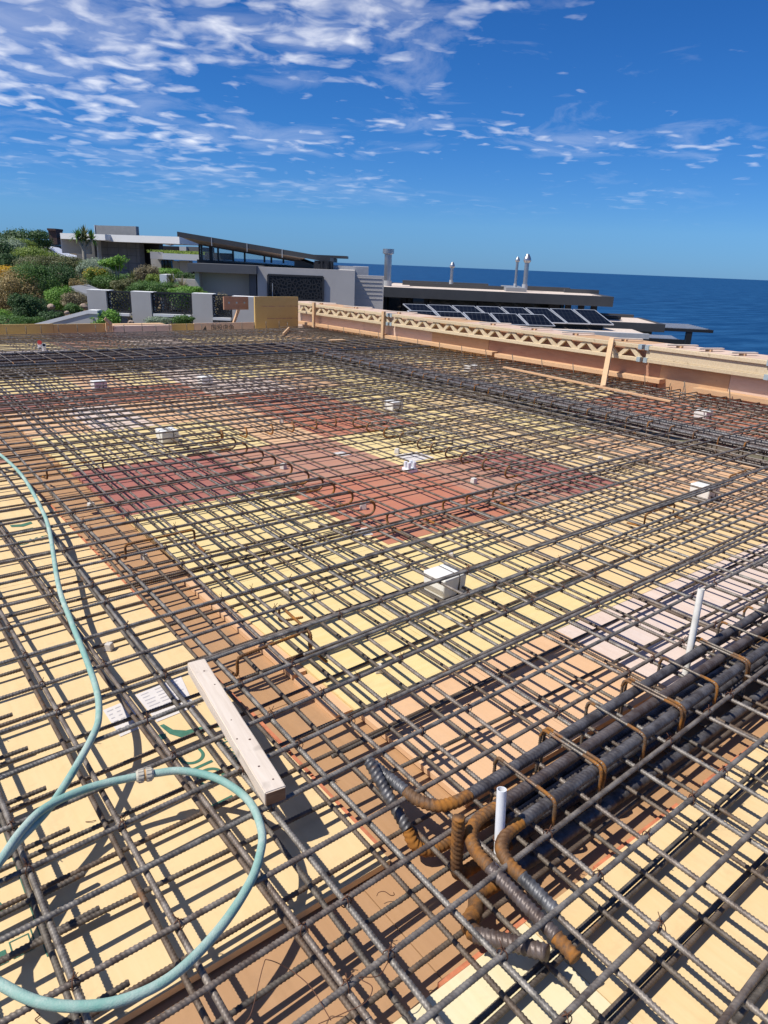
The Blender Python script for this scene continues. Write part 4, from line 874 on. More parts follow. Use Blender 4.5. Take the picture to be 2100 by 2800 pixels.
tag(pl, 'pale weathered plank with knots lying across the bars', 'plank')
# hose
hz = 0.168
h1 = [(-40, 1225), (0, 1243), (60, 1300), (110, 1385), (135, 1450), (160, 1600), (195, 1700), (235, 1800), (265, 1890), (270, 1960), (255, 2010), (200, 2110), (130, 2215), (40, 2310), (-30, 2395), (-90, 2500), (-100, 2590), (-60, 2650), (0, 2690)]
h2 = [(-150, 2560), (-70, 2450), (0, 2355), (60, 2270), (130, 2205), (250, 2152), (380, 2122)]
h3 = [(412, 2116), (500, 2108), (600, 2132), (680, 2190), (715, 2270), (710, 2340), (680, 2420), (600, 2540), (480, 2662), (350, 2730), (220, 2752), (100, 2738), (0, 2690)]
hz2 = [hz + 0.022, hz + 0.022, hz + .022, hz + .018, hz + .02, hz + .012, hz + .005]
ho = empty('garden_hose', tuple(at(500, 2108, 0))); O = np.array(ho.location)
A_ = [at(x, y, hz) for x, y in h3] + [at(x, y, hz) for x, y in reversed(h1[:-1])]
obj('hose', tube_mesh('hose', [p - O for p in spline(A_, 10)], 0.0112, M['hose'], sides=14), ho)
obj('hose', tube_mesh('hose', [p - O for p in spline([at(x, y, z) for (x, y), z in zip(h2, hz2)], 10)], 0.0112, M['hose'], sides=14), ho)
c0 = at(372, 2124, hz + .004) - O; c1 = at(420, 2115, hz + .002) - O; cd = Vector(c1 - c0); cdn = cd.normalized()
m = MB()
for t0, t1_, r0, r1 in ((0.0, 0.1, 0.014, 0.018), (0.1, 0.44, 0.0185, 0.0185), (0.56, 0.9, 0.0185, 0.0185), (0.9, 1.0, 0.018, 0.014)): m.cyl(Vector(c0) + cd * t0, Vector(c0) + cd * t1_, r0, r1, 16)
u_ = cdn.orthogonal().normalized(); q_ = cdn.cross(u_)
for i in range(12):
    g = 2 * math.pi * i / 12; e_ = (u_ * math.cos(g) + q_ * math.sin(g)) * 0.0187
    for t0, t1_ in ((0.13, 0.40), (0.60, 0.87)): m.beam(Vector(c0) + cd * t0 + e_, Vector(c0) + cd * t1_ + e_, 0.003, 0.0025, e_)
m.build('coupling', M['coupling'], ho); m = MB(); m.cyl(Vector(c0) + cd * 0.43, Vector(c0) + cd * 0.57, 0.0165, n=16); m.build('coupling_ring', M['orange_ring'], ho)
tag(ho, 'faded green garden hose with a coupling looping over the bars at left', 'hose')

# ------------------------------------------------------------------ houses and gardens behind
class House:
    def __init__(s, name, r, d, rot, label, cat='house'):
        s.o = empty(name, W(r, d, 0), -AZ + rot); tag(s.o, label, cat)
        s.M = Matrix.Translation(Vector(W(r, d, 0))) @ Matrix.Rotation(-AZ + rot, 4, 'Z'); s.I = s.M.inverted()
    def xz(s, px, py, y):        # local x and height where the sight line of a photo pixel meets the local plane y
        a = s.I @ Vector(CAM); d = s.I.to_3x3() @ Vector(ray(px, py)); p = a + d * ((y - a.y) / d.y); return p.x, p.z
    def box(s, name, x0, x1, y0, y1, z0, z1, mat, parent=None):
        b = MB(); b.box(min(x0, x1), max(x0, x1), min(y0, y1), max(y0, y1), min(z0, z1), max(z0, z1)); return b.build(name, M[mat], parent or s.o)
    def rect(s, name, pxa, pya, pxb, pyb, y0, y1, mat, parent=None, dz=0):   # box whose front covers the photo rectangle
        xa, za = s.xz(pxa, pya, y0); xb, zb = s.xz(pxb, pyb, y0); return s.box(name, xa, xb, y0, y1, za, zb + dz, mat, parent)
def screen_lattice(w, h, n, t, seed, inner=0.02):
    r_ = random.Random(seed); pts = []
    while len(pts) < n:
        best = max(((r_.uniform(0, w), r_.uniform(0, h)) for _ in range(8)), key=lambda p: min([((p[0] - q[0]) ** 2 + (p[1] - q[1]) ** 2) for q in pts] + [9]))
        pts.append(best)
    ring_ = [(-0.3 * w, -0.3 * h), (1.3 * w, -0.3 * h), (1.3 * w, 1.3 * h), (-0.3 * w, 1.3 * h)]
    allp = [Vector(p) for p in pts + ring_]
    v, e, f, *_ = delaunay_2d_cdt(allp, [], [], 0, 1e-6)
    def cc(tri):
        (ax, ay), (bx, by), (cx_, cy_) = [tuple(v[i]) for i in tri]; d = 2 * (ax * (by - cy_) + bx * (cy_ - ay) + cx_ * (ay - by))
        if abs(d) < 1e-9: return ((ax + bx + cx_) / 3, (ay + by + cy_) / 3)
        return (((ax * ax + ay * ay) * (by - cy_) + (bx * bx + by * by) * (cy_ - ay) + (cx_ * cx_ + cy_ * cy_) * (ay - by)) / d, ((ax * ax + ay * ay) * (cx_ - bx) + (bx * bx + by * by) * (ax - cx_) + (cx_ * cx_ + cy_ * cy_) * (bx - ax)) / d)
    ed = {}
    for k, t3 in enumerate(f):
        for i in range(len(t3)): ed.setdefault(tuple(sorted((t3[i], t3[(i + 1) % len(t3)]))), []).append(k)
    C_ = [cc(t3) for t3 in f]; segs_ = []
    for fs in ed.values():
        if len(fs) != 2: continue
        a, b = [Vector(C_[k]) for k in fs]
        # clip to the frame
        t0, t1 = 0.0, 1.0; dl = b - a; ok = True
        for p, q in ((-dl.x, a.x), (dl.x, w - a.x), (-dl.y, a.y), (dl.y, h - a.y)):
            if abs(p) < 1e-9:
                if q < 0: ok = False
            else:
                rr = q / p
                if p < 0: t0 = max(t0, rr)
                else: t1 = min(t1, rr)
        if ok and t1 - t0 > 1e-4: segs_.append((a + dl * t0, a + dl * t1))
    m = MB()
    for a, b in segs_: m.beam((a.x, 0, a.y), (b.x, 0, b.y), t * r_.uniform(0.7, 1.35), 0.03, (0, 1, 0))
    for a, b in (((0, 0), (w, 0)), ((0, h), (w, h)), ((0, 0), (0, h)), ((w, 0), (w, h))): m.beam((a[0], -0.005, a[1]), (b[0], -0.005, b[1]), t * 2, 0.05, (0, 1, 0))
    return m
# garden wall with pierced screens
G = House('garden_wall', 0, 20.5, 0.0, 'grey rendered garden wall with pierced black screens beyond the far formwork', 'wall')
for a, ya_, b_, yb in ((236, 793, 298, 905), (357, 798, 418, 905), (524, 803, 583, 905), (634, 811, 720, 905)): G.rect('pillar', a, ya_, b_, yb, 0, 0.35, 'render')
for a, ya_, b_ in ((236, 792, 298), (357, 797, 418), (524, 802, 583), (634, 810, 720)):
    x0, z0 = G.xz(a, ya_, 0); x1, _ = G.xz(b_, ya_, 0); G.box('coping', x0, x1, 0.0, 0.35, z0 - 0.008, z0 + 0.008, 'whitewall')
for k, (a, ya_, b_, yb, n) in enumerate(((295, 797, 359, 854, 60), (417, 800, 525, 858, 95), (581, 808, 635, 866, 70))):
    x0, z1 = G.xz(a, ya_, 0.12); x1, z0 = G.xz(b_, yb, 0.12); sc = screen_lattice(x1 - x0, z1 - z0, n, 0.022, k + 3)
    o = sc.build('screen', M['black'], G.o, (x0, 0.12, z0))
    G.box('sill', x0 + 0.02, x1 - 0.02, -0.02, 0.34, z0 - 0.10, z0 - 0.03, 'whitewall')
    for i in range(int((x1 - x0) / 0.17)):
        for j in range(5): G.box('stone', x0 + 0.02 + i * 0.17, x0 + 0.175 + i * 0.17, 0.02 + random.uniform(0, 0.03), 0.3, z0 - 0.11 - (j + 1) * 0.09, z0 - 0.115 - j * 0.09, 'stone')
Rm = House('ramp_wall', 0, 19.0, 0.0, 'sloping grey wall with pale coping left of the garden wall', 'wall')
xa, za = Rm.xz(118, 884, 0); xb, zb = Rm.xz(240, 851, 0); xc, zc_ = Rm.xz(266, 852, 0)
for nm, dy0, dy1, dz, th, mt in (('wall_face', 0.02, 0.22, 0.0, 1.2, 'render'), ('coping', 0.0, 0.3, 0.03, 0.06, 'whitewall')):
    b = MB()
    for (x0, z0), (x1, z1) in (((xa - 2.0, za - 0.55), (xb, zb)), ((xb, zb), (xc, zb))):
        b.hexa([(x0, dy0, z0 - th), (x1, dy0, z1 - th), (x1, dy1, z1 - th), (x0, dy1, z0 - th), (x0, dy0, z0 + dz), (x1, dy0, z1 + dz), (x1, dy1, z1 + dz), (x0, dy1, z0 + dz)])
    b.build(nm, M[mt], Rm.o)

# house with the long tilted roof
T2 = House('tilted_roof_house', 0, 29.0, 0.04, 'grey house with a long tilted dark roof and dark pierced screen')
T2.rect('wall', 703, 729, 967, 900, 0, 0.4, 'lightrender')
x0, z0 = T2.xz(703, 729, 0); x1, _ = T2.xz(967, 729, 0); T2.box('wall', x0 + 0.01, x1 - 0.004, 0.41, 7.0, z0 - 3.5, z0 - 0.02, 'lightrender')
T2.rect('recess_wall', 536, 740, 684, 900, 0.55, 0.8, 'beige')
T2.rect('pier', 681, 742, 703, 900, 0.0, 0.9, 'charcoal'); x0, z0 = T2.xz(543, 742, 0.2); T2.box('side_wall', x0 - 0.12, x0 + 0.05, 0.05, 6, z0 - 3, z0, 'beige')
T2.rect('canopy_slab', 512, 719, 701, 750, -0.35, 6.0, 'charcoal')
x0, z1 = T2.xz(733, 751, -0.02); x1, z0 = T2.xz(883, 822, -0.02)
T2.box('screen_backing', x0, x1, -0.012, 0.05, z0, z1, 'black'); o = screen_lattice(x1 - x0, z1 - z0, 130, 0.035, 11).build('screen', M['screen'], T2.o, (x0, -0.045, z0))
# clerestory and tilted roof
yr = 3.0
pts = [T2.xz(484, 633, yr - 1.2), T2.xz(903, 704, yr - 1.2)]
(xa, za), (xb, zb) = pts; th = 0.19
b = MB(); b.hexa([(xa, yr - 1.2, za - th), (xb, yr - 1.2, zb - th), (xb, yr + 7, zb - th), (xa, yr + 7, za - th), (xa, yr - 1.2, za), (xb, yr - 1.2, zb), (xb, yr + 7, zb), (xa, yr + 7, za)]); rf = b.build('roof', M['darkroof'], T2.o)
for k in (0.22, 0.45, 0.68):
    xx = xa + (xb - xa) * k; zz = za + (zb - za) * k; T2.box('fascia_joint', xx, xx + 0.03, yr - 1.215, yr - 1.19, zz - 0.32, zz + 0.01, 'parapet', rf)
(xs0, zs0), (xs1, zs1) = T2.xz(545, 668, yr), T2.xz(806, 713, yr)
so0, so1 = (xa + 0.25, za - th - 0.02), (xs1 + 0.05, zb - th + (zb - za) * (xs1 - xb) / (xb - xa) - 0.005)
b = MB(); b.add([(xa + 0.1, yr - 1.1, za - th - 0.004), (xb - 1.0, yr - 1.1, za + (zb - za) * ((xb - 1.0 - xa) / (xb - xa)) - th - 0.004), (xs1, yr - 0.02, zs1), (xs0, yr - 0.02, zs0)], [(0, 1, 2, 3)])
b.add([(xa + 0.1, yr - 1.1, za - th - 0.004), (xs0, yr - 0.02, zs0), (xs0, yr + 6.5, zs0), (xa + 0.1, yr + 6.5, za - th - 0.004)], [(0, 1, 2, 3)]); b.build('soffit', M['soffit'], T2.o)
xg0, zg0 = T2.xz(539, 706, yr); xg1, zg1 = T2.xz(862, 731, yr)
b = MB(); zl_ = zg0 - 0.35; b.hexa([(xg0, yr - 0.05, zl_ - 0.9), (xg1, yr - 0.05, zl_ - 0.9), (xg1, yr + 6, zl_ - 0.9), (xg0, yr + 6, zl_ - 0.9), (xg0, yr - 0.05, zg0 - 0.05), (xg1, yr - 0.05, zg0 - 0.22), (xg1, yr + 6, zg0 - 0.22), (xg0, yr + 6, zg0 - 0.05)]); b.build('base_band', M['black'], T2.o)
b = MB(); b.hexa([(xs1 - 0.02, yr - 0.03, zg0 - 0.3), (xg1 - 0.1, yr - 0.03, zg0 - 0.3), (xg1 - 0.1, yr + 5, zg0 - 0.3), (xs1 - 0.02, yr + 5, zg0 - 0.3), (xs1 - 0.02, yr - 0.03, zs1 + 0.12), (xg1 - 0.1, yr - 0.03, zs1 - 0.12), (xg1 - 0.1, yr + 5, zs1 - 0.12), (xs1 - 0.02, yr + 5, zs1 + 0.12)]); b.build('end_wall', M['charcoal'], T2.o)
cuts = [545, 551, 574, 579, 596, 637, 669, 723, 742, 775, 806]
for i in range(len(cuts) - 1):
    (xp, zp), (xq, zq) = [T2.xz(c, 668 + (c - 545) * 45 / 261, yr) for c in (cuts[i], cuts[i + 1])]
    w_ = T2.box('window_frame', xp - 0.035, xp + 0.035, yr - 0.04, yr + 0.04, zg0 - 0.07, zp, 'black')
    b = MB(); b.hexa([(xp + 0.036, yr, zg0 - 0.12), (xq - 0.036, yr, zg0 - 0.12), (xq - 0.036, yr + 0.02, zg0 - 0.12), (xp + 0.036, yr + 0.02, zg0 - 0.12), (xp + 0.036, yr, zp), (xq - 0.036, yr, zq), (xq - 0.036, yr + 0.02, zq), (xp + 0.036, yr + 0.02, zp)]); b.build('window_pane', M['pane'], T2.o)
b = MB(); b.beam((xs0, yr - 0.01, zs0), (xs1, yr - 0.01, zs1), 0.09, 0.07); b.build('window_head', M['black'], T2.o)
T2.rect('interior_wall', 560, 690, 640, 712, yr + 5.4, yr + 5.5, 'charcoal')
T2.rect('rear_roof', 850, 696, 949, 707, 6.0, 9.0, 'darkroof')
T2.rect('parapet_block', 906, 726, 1003, 900, 5.0, 9.0, 'parapet'); T2.rect('parapet_block', 968, 752, 1045, 900, 2.0, 2.4, 'lightrender')
for k in range(6):
    xx0, zz0 = T2.xz(968, 760 + k * 11, 2.0); xx1, _ = T2.xz(1044, 760 + k * 11, 2.0); T2.box('cladding_joint', xx0, xx1, 1.985, 2.01, zz0, zz0 + 0.008, 'render')
b = MB()
for k in range(60):
    xx, zz = T2.xz(random.uniform(862, 905), random.uniform(712, 722), 0.6); s_ = random.uniform(0.04, 0.09); b.box(xx - s_, xx + s_, 0.6 + random.uniform(0, 1), 0.7 + random.uniform(0, 1) + s_, zz - 0.3, zz)
b.build('roof_rubble', M['black'], T2.o)
T2.rect('wall_pipe', 744, 775, 746, 812, -0.15, -0.1, 'parapet')

# white flat roofed house on the left
T1 = House('flat_roof_house', -12.5, 45.0, -0.33, 'white flat roofed house with grey stone clad wall and grey tower on the hillside')
T1.rect('roof_slab', 287, 641, 491, 667, -1.6, 1.6, 'whitewall'); T1.rect('roof_slab', 164, 637, 288, 657, -2.1, 1.4, 'whitewall')
T1.rect('left_wall', 164, 637, 170, 692, -2.09, 0.5, 'whitewall'); T1.rect('left_panel', 171, 652, 207, 691, -0.6, -0.4, 'lightrender')
T1.rect('recess_wall', 205, 652, 272, 780, 0.6, 1.0, 'charcoal'); T1.rect('white_post', 263, 655, 271, 722, -0.6, -0.3, 'whitewall')
cw = T1.rect('clad_wall', 269, 658, 388, 790, 0, 0.5, 'cladding')
for k in range(5):
    xx0, zz0 = T1.xz(270, 676 + k * 20, -0.01); xx1, _ = T1.xz(387, 676 + k * 20, -0.01); T1.box('cladding_joint', xx0, xx1, -0.012, 0.01, zz0, zz0 + 0.025, 'charcoal', cw)
for k, xp_ in enumerate((292, 322, 345, 370)):
    xx0, zz0 = T1.xz(xp_, 662, -0.01); T1.box('cladding_joint', xx0, xx0 + 0.025, -0.013, 0.01, zz0 - 2.4, zz0, 'charcoal', cw)
T1.rect('dark_wall', 384, 662, 442, 790, 0.8, 1.2, 'black'); T1.rect('dark_wall', 436, 672, 488, 700, 3, 3.5, 'black')
T1.rect('parapet', 490, 674, 510, 700, 3.0, 5, 'parapet'); T1.rect('parapet', 509, 674, 545, 700, 3.2, 5, 'charcoal')
T1.rect('tower', 261, 616, 374, 660, 3.0, 3.3, 'midgrey'); T1.rect('tower_lit_edge', 257, 615, 262, 660, 2.95, 3.25, 'whitewall')  # white strip paints the sunlit left return of the grey tower
fl_ = T1.rect('roof_vent', 460, 648, 464, 672, 3, 3.2, 'parapet'); T1.rect('roof_vent', 452, 666, 467, 671, 3, 3.3, 'parapet')
R1 = House('roof_garden_block', -8.5, 37.5, 0.03, 'low white block with grass on its roof between the two left houses', 'house')
R1.rect('roof_box', 444, 692, 548, 713, -0.9, 5, 'whitewall'); R1.rect('roof_box', 410, 688, 445, 709, -0.6, 4.5, 'lightrender')
R1.rect('wall', 412, 708, 476, 790, 0.6, 0.9, 'beige'); R1.rect('glass_door', 440, 712, 473, 790, 0.4, 0.55, 'glass'); R1.rect('pier', 472, 713, 493, 790, 0.1, 0.6, 'beige'); R1.rect('grey_wall', 490, 712, 520, 790, -0.2, 0.6, 'render'); R1.rect('dark_opening', 512, 728, 548, 790, 0.6, 0.9, 'black')
for k, (a, c) in enumerate(((448, 451), (458, 461))): R1.rect('door_frame', a, 712, c, 790, 0.33, 0.4, 'black')
Lw = House('low_garden_wall', -7, 30.0, 0.03, 'low blue grey garden wall with white end before the roof garden block', 'wall')
Lw.rect('wall', 460, 761, 548, 850, 0, 0.3, 'render'); Lw.rect('end_wall', 436, 750, 461, 850, -0.9, 0.2, 'whitewall')
F1 = House('distant_house', -26, 58.0, 0.03, 'dark roofed house with a brick chimney behind trees at the far left')
F1.rect('roof', -60, 640, 165, 650, -0.5, 8, 'darkroof'); F1.rect('wall', -60, 649, 160, 740, 0, 6, 'render')
ch = F1.rect('chimney', 131, 629, 157, 668, -0.6, 0.6, 'brick'); F1.rect('chimney_cap', 128, 624, 152, 631, -0.7, 0.7, 'brick')

# dark roofed house with flues and solar panels
T3 = House('dark_roof_house', 0.0, 35.0, -0.085, 'dark flat roofed house with gravel roof and steel flues before the sea')
xa, za = T3.xz(1014, 783, 0); xb, _ = T3.xz(1680, 806, 0); _, zb = T3.xz(1014, 810, 0)
LZ = za; 
T3.box('fascia', xa, xb, 0, 0.35, zb, za, 'darkroof'); T3.box('fascia', xa, xa + 0.35, 0.351, 7.5, zb, za, 'parapet'); T3.box('fascia', xb - 0.35, xb, 0.351, 9.0, zb, za - 0.004, 'darkroof')
T3.box('gravel_roof', xa + 0.3, xb - 0.3, 0.3, 9.2, zb + 0.05, za - 0.02, 'gravel')
T3.box('fascia', xa, xb, 9.2, 9.5, zb, za - 0.002, 'darkroof')
for (p0, p1, yy0, yy1, hh, mt) in ((1100, 1335, 6.0, 6.5, 0.22, 'darkroof'), (1120, 1385, 4.2, 4.5, 0.16, 'darkroof'), (1385, 1440, 2.2, 7.0, 0.16, 'midgrey'), (1440, 1560, 5.5, 6.0, 0.20, 'darkroof'), (1545, 1640, 4.5, 4.8, 0.17, 'darkroof')):
    x0, _ = T3.xz(p0, 783, yy0); x1, _ = T3.xz(p1, 783, yy0); T3.box('roof_parapet', x0, x1, yy0, yy1, za - 0.03, za + hh, mt)
T3.rect('rear_wall', 1015, 808, 1535, 900, 2.4, 2.7, 'black'); 
for a in (1024, 1034, 1048, 1100, 1115, 1160, 1310, 1504, 1518, 1549, 1585, 1620): T3.rect('post', a, 808, a + (8 if a > 1500 else 7), 880, 1.2, 1.32, 'black')
for a, c in ((1056, 1094), (1120, 1156), (1172, 1300), (1322, 1470)): T3.rect('window_pane', a, 812, c, 880, 1.9, 1.94, 'glass')
T3.rect('window_pane', 1536, 834, 1622, 880, 1.5, 1.53, 'pane')
x0, z0 = T3.xz(982, 800, 0.5); x1, z1 = T3.xz(1018, 835, 0.5)
for k in range(9): T3.box('louvre', x0 + (x1 - x0) * k / 9, x0 + (x1 - x0) * k / 9 + 0.04, 0.5, 0.56, z1, z0 + (zb - z0) * 0.9 - 0.08 * (8 - k) * 0.3, 'charcoal')
T3.box('floor_slab', xa - 1, xb + 2, 0.6, 9, zb - 3.2, zb - 2.9, 'parapet')
def flue(cx_, yt, yb, wpx, y, label, cone):
    x0, zt = T3.xz(cx_ - wpx / 2, yt, y); x1, _ = T3.xz(cx_ + wpx / 2, yt, y); _, zb_ = T3.xz(cx_, yb, y); c = (x0 + x1) / 2; r = abs(x1 - x0) / 2
    p = T3.M @ Vector((c, y, zb_ - 0.15)); o = empty('flue', tuple(p)); h = zt - zb_ + 0.15
    m = MB(); m.cyl((0, 0, 0), (0, 0, h), r, n=18); m.build('pipe', M['inox'], o, smooth=False)
    m = MB()
    if cone: m.cyl((0, 0, h - r * 0.4), (0, 0, h + r * 0.6), r * 1.25, r * 1.75, n=18); m.cyl((0, 0, h + r * 0.6), (0, 0, h + r * 1.5), r * 1.75, r * 1.6, n=18); m.cyl((0, 0, h + r * 1.5), (0, 0, h + r * 3.3), r * 1.6, r * 0.65, n=18)
    else: m.cyl((0, 0, h - 0.02), (0, 0, h + r * 1.1), r * 1.55, n=20); m.cyl((0, 0, h - r * 0.3), (0, 0, h), r * 1.05, r * 1.5, n=20)
    m.build('cowl', M['inox'], o)
    m = MB(); m.cyl((0, 0, 0), (0, 0, 0.3), r * 1.25, n=16); m.build('collar', M['parapet'], o)
    tag(o, label, 'flue')
flue(1062, 692, 776, 20, 2.6, 'thick steel flue with a flat drum cap on the dark roof', False)
flue(1236.5, 731, 774, 8.5, 5.0, 'single slim steel flue with cone cowl in the middle of the dark roof', True)
flue(1415, 715, 784, 7.5, 4.2, 'slim steel flue with cone cowl, left of the pair', True)
flue(1441.5, 716, 786, 12.5, 3.6, 'thicker steel flue with cone cowl, right of the pair', True)
# solar panels: lower terrace
def solar_row(tops, y_top, dx, dy, d0, d1, names, gi):
    # tops: photo x of the panel corners along the upper edge; panels lean away from the camera
    for k in range(len(tops) - 1):
        def pt(px, py, dist):
            r_, z_ = bg_rz(px, py, dist); return Vector(W(r_, dist, z_))
        g_ = 1.2
        ya0, ya1 = y_top(tops[k]), y_top(tops[k + 1])
        c = [pt(tops[k] + g_, ya0, d1), pt(tops[k + 1] - g_, ya1, d1), pt(tops[k + 1] - g_ + dx, ya1 + dy, d0), pt(tops[k] + g_ + dx, ya0 + dy, d0)]
        o0 = c[3]; ex = (c[2] - c[3]); ey = (c[0] - c[3]); w_ = ex.length; h_ = ey.length; ex.normalize(); n_ = ex.cross(ey).normalized(); ey = n_.cross(ex)
        sk = (c[0] - c[3]).dot(ex)
        root = bpy.data.objects.new('solar_panel', None); link(root); root.matrix_world = Matrix(((ex.x, ey.x, n_.x, o0.x), (ex.y, ey.y, n_.y, o0.y), (ex.z, ey.z, n_.z, o0.z), (0, 0, 0, 1)))
        hh = (c[0] - c[3]).dot(ey); f_ = 0.035
        def sh(x, y, z): return (x + sk * y / hh, y, z)
        m = MB(); m.hexa([sh(f_, f_, -0.02), sh(w_ - f_, f_, -0.02), sh(w_ - f_, hh - f_, -0.02), sh(f_, hh - f_, -0.02), sh(f_, f_, 0.004), sh(w_ - f_, f_, 0.004), sh(w_ - f_, hh - f_, 0.004), sh(f_, hh - f_, 0.004)]); m.build('cells', M['solar'], root)
        m = MB()
        for q in ((0, w_, 0, f_), (0, w_, hh - f_, hh), (0, f_, f_, hh - f_), (w_ - f_, w_, f_, hh - f_)): m.hexa([sh(q[0], q[2], -0.03), sh(q[1], q[2], -0.03), sh(q[1], q[3], -0.03), sh(q[0], q[3], -0.03), sh(q[0], q[2], 0.01), sh(q[1], q[2], 0.01), sh(q[1], q[3], 0.01), sh(q[0], q[3], 0.01)])
        m.build('frame', M['alu'], root)
        tag(root, 'black solar panel in the %s row, %s from the left' % (names, ordw(k + 1)), 'solar panel', 'solar panels below the dark roof')
solar_row([1100, 1167, 1234, 1301, 1368, 1435, 1502, 1566, 1631], lambda x: 831 + (x - 1100) * 0.0317, 49, 40, 30.0, 31.6, 'back', 0)
solar_row([1112, 1188, 1264, 1339, 1415, 1490], lambda x: 849 + (x - 1112) * 0.0317, 30, 31, 27.6, 28.6, 'front', 1)
LR = House('lower_roof', 9.0, 29.0, -0.085, 'lower gravel roof terrace under the solar panels', 'roof')
x0, z0 = LR.xz(1640, 906, 0); x1, _ = LR.xz(1777, 911, 0); _, z1 = LR.xz(1777, 924, 0)
LR.box('fascia', x0 - 9, x1, 0, 0.25, z1 - 0.05, z0 - 0.02, 'parapet'); LR.box('gravel', x0 - 9, x1 - 0.1, 0.25, 2.6, z1, z0 - 0.04, 'gravel')
LR.box('support_rail', x0 - 7, x0 + 0.4, 1.5, 1.6, z0 - 0.03, z0 + 0.12, 'black')
LR2 = House('lower_roof', 11.0, 33.0, -0.085, 'dark edged gravel roof right of the solar panels', 'roof')
x0, z0 = LR2.xz(1672, 880, 0); x1, _ = LR2.xz(1820, 886, 0); _, z1 = LR2.xz(1820, 909, 0)
LR2.box('fascia', x0 - 3, x1, 0, 0.25, z1, z0, 'darkroof'); LR2.box('gravel', x0 - 3, x1 - 0.2, 0.25, 4.5, z1 + 0.1, z0 - 0.03, 'gravel'); LR2.box('fascia', x1 - 0.2, x1, 0.251, 4.5, z1, z0 - 0.002, 'darkroof')
LR2.box('roof_parapet', x0 - 2.5, x0 + 2.0, 4.5, 4.8, z1, z0 + 0.12, 'darkroof'); LR2.box('roof_parapet', x0 + 0.2, x0 + 0.9, 2.3, 2.6, z0 - 0.03, z0 + 0.14, 'black')
LR2.box('wall', x0 - 3, x1 - 0.4, 0.5, 4, z1 - 3, z1 - 0.003, 'charcoal')
PG = House('pergola', 14.0, 34.0, -0.085, 'dark steel pergola with open slats in front of the sea', 'pergola')
x0, z0 = PG.xz(1820, 897, 0); x1, _ = PG.xz(1952, 900, 0); _, z1 = PG.xz(1952, 911, 0)
PG.box('beam', x0 - 0.4, x1, 0, 0.12, z1, z0, 'black'); PG.box('beam', x1 - 0.12, x1, 0.121, 3.6, z1, z0 - 0.003, 'black'); PG.box('beam', x0 - 1.6, x1 - 0.12, 3.5, 3.6, z1, z0 - 0.003, 'black')
for k in range(22):
    t = k / 22; m = MB(); m.beam((x0 - 1.5 + t * (x1 - x0 + 1.4), 0.1, z0 - 0.03), (x0 - 1.4 + t * (x1 - x0 + 1.4), 3.5, z0 - 0.03), 0.035, 0.05); m.build('slat', M['charcoal'], PG.o)
for k in range(9): PG.box('cross_slat', x0 - 1.5, x1 - 0.13, 0.35 + k * 0.36, 0.39 + k * 0.36, z0 + 0.002, z0 + 0.03, 'alu')
xp0, zp0 = PG.xz(1879, 908, 0.02); xp1, _ = PG.xz(1894, 908, 0.02); PG.box('column', xp0, xp1, 0.02, 0.25, zp0 - 4.5, z1 - 0.002, 'black')
PG2 = House('pergola', 11.0, 30.5, -0.085, 'lower slatted pergola just above the side wall', 'pergola')
x0, z0 = PG2.xz(1778, 925, 0); x1, _ = PG2.xz(1872, 932, 0)
PG2.box('beam', x0 - 1, x1, 0, 0.1, z0 - 0.2, z0, 'black')
for k in range(10): PG2.box('cross_slat', x0 - 2.6 + k * 0.12, x1 - 0.1 - (9 - k) * 0.02, 0.15 + k * 0.16, 0.19 + k * 0.16, z0, z0 + 0.03, 'alu')
for k in range(14): m = MB(); m.beam((x0 - 2.4 + k * 0.28, 0.05, z0 - 0.03), (x0 - 2.5 + k * 0.28, 1.9, z0 - 0.03), 0.035, 0.05); m.build('slat', M['charcoal'], PG2.o)

# ------------------------------------------------------------------ plants
def leaves(n, rx, ry, rz, size, seed, hollow=0.35, lobes=11, up=0.3, aspect=1.8):
    r_ = np.random.default_rng(seed); cen = np.concatenate([[[0, 0, 0.5 * rz, 1.0]], np.stack([r_.uniform(-0.8, 0.8, lobes) * rx, r_.uniform(-0.8, 0.8, lobes) * ry, r_.uniform(0.25, 1.2, lobes) * rz * 0.75, r_.uniform(0.22, 0.5, lobes)], 1)])
    V = np.zeros((n, 4, 3)); k = r_.integers(0, len(cen), n); k[: n // 3] = 0
    d = r_.normal(size=(n, 3)); d /= np.linalg.norm(d, axis=1)[:, None]
    rad = r_.uniform(hollow, 1.0, n) ** 0.6 * r_.uniform(0.86, 1.1, n)
    c = cen[k]; P = c[:, :3] + d * (rad * c[:, 3])[:, None] * np.array([rx, ry, rz * 0.62])
    P[:, 2] = np.maximum(P[:, 2], 0.01 * rz)
    nrm = d + r_.normal(size=(n, 3)) * 0.55 + np.array([0, 0, up]); nrm /= np.linalg.norm(nrm, axis=1)[:, None]
    t = np.cross(nrm, r_.normal(size=(n, 3))); t /= np.linalg.norm(t, axis=1)[:, None]; b = np.cross(nrm, t)
    s = size * r_.uniform(0.6, 1.3, n)[:, None]
    lo, hi = np.percentile(P, 1.5, axis=0), np.percentile(P, 98.5, axis=0)
    P = (P - (lo + hi) / 2) / (hi - lo) * np.array([2 * rx, 2 * ry, rz]) + np.array([0, 0, rz / 2])
    V[:, 0] = P - t * s * aspect / 2; V[:, 1] = P - b * s / 2 ; V[:, 2] = P + t * s * aspect / 2; V[:, 3] = P + b * s / 2
    return V.reshape(-1, 3)
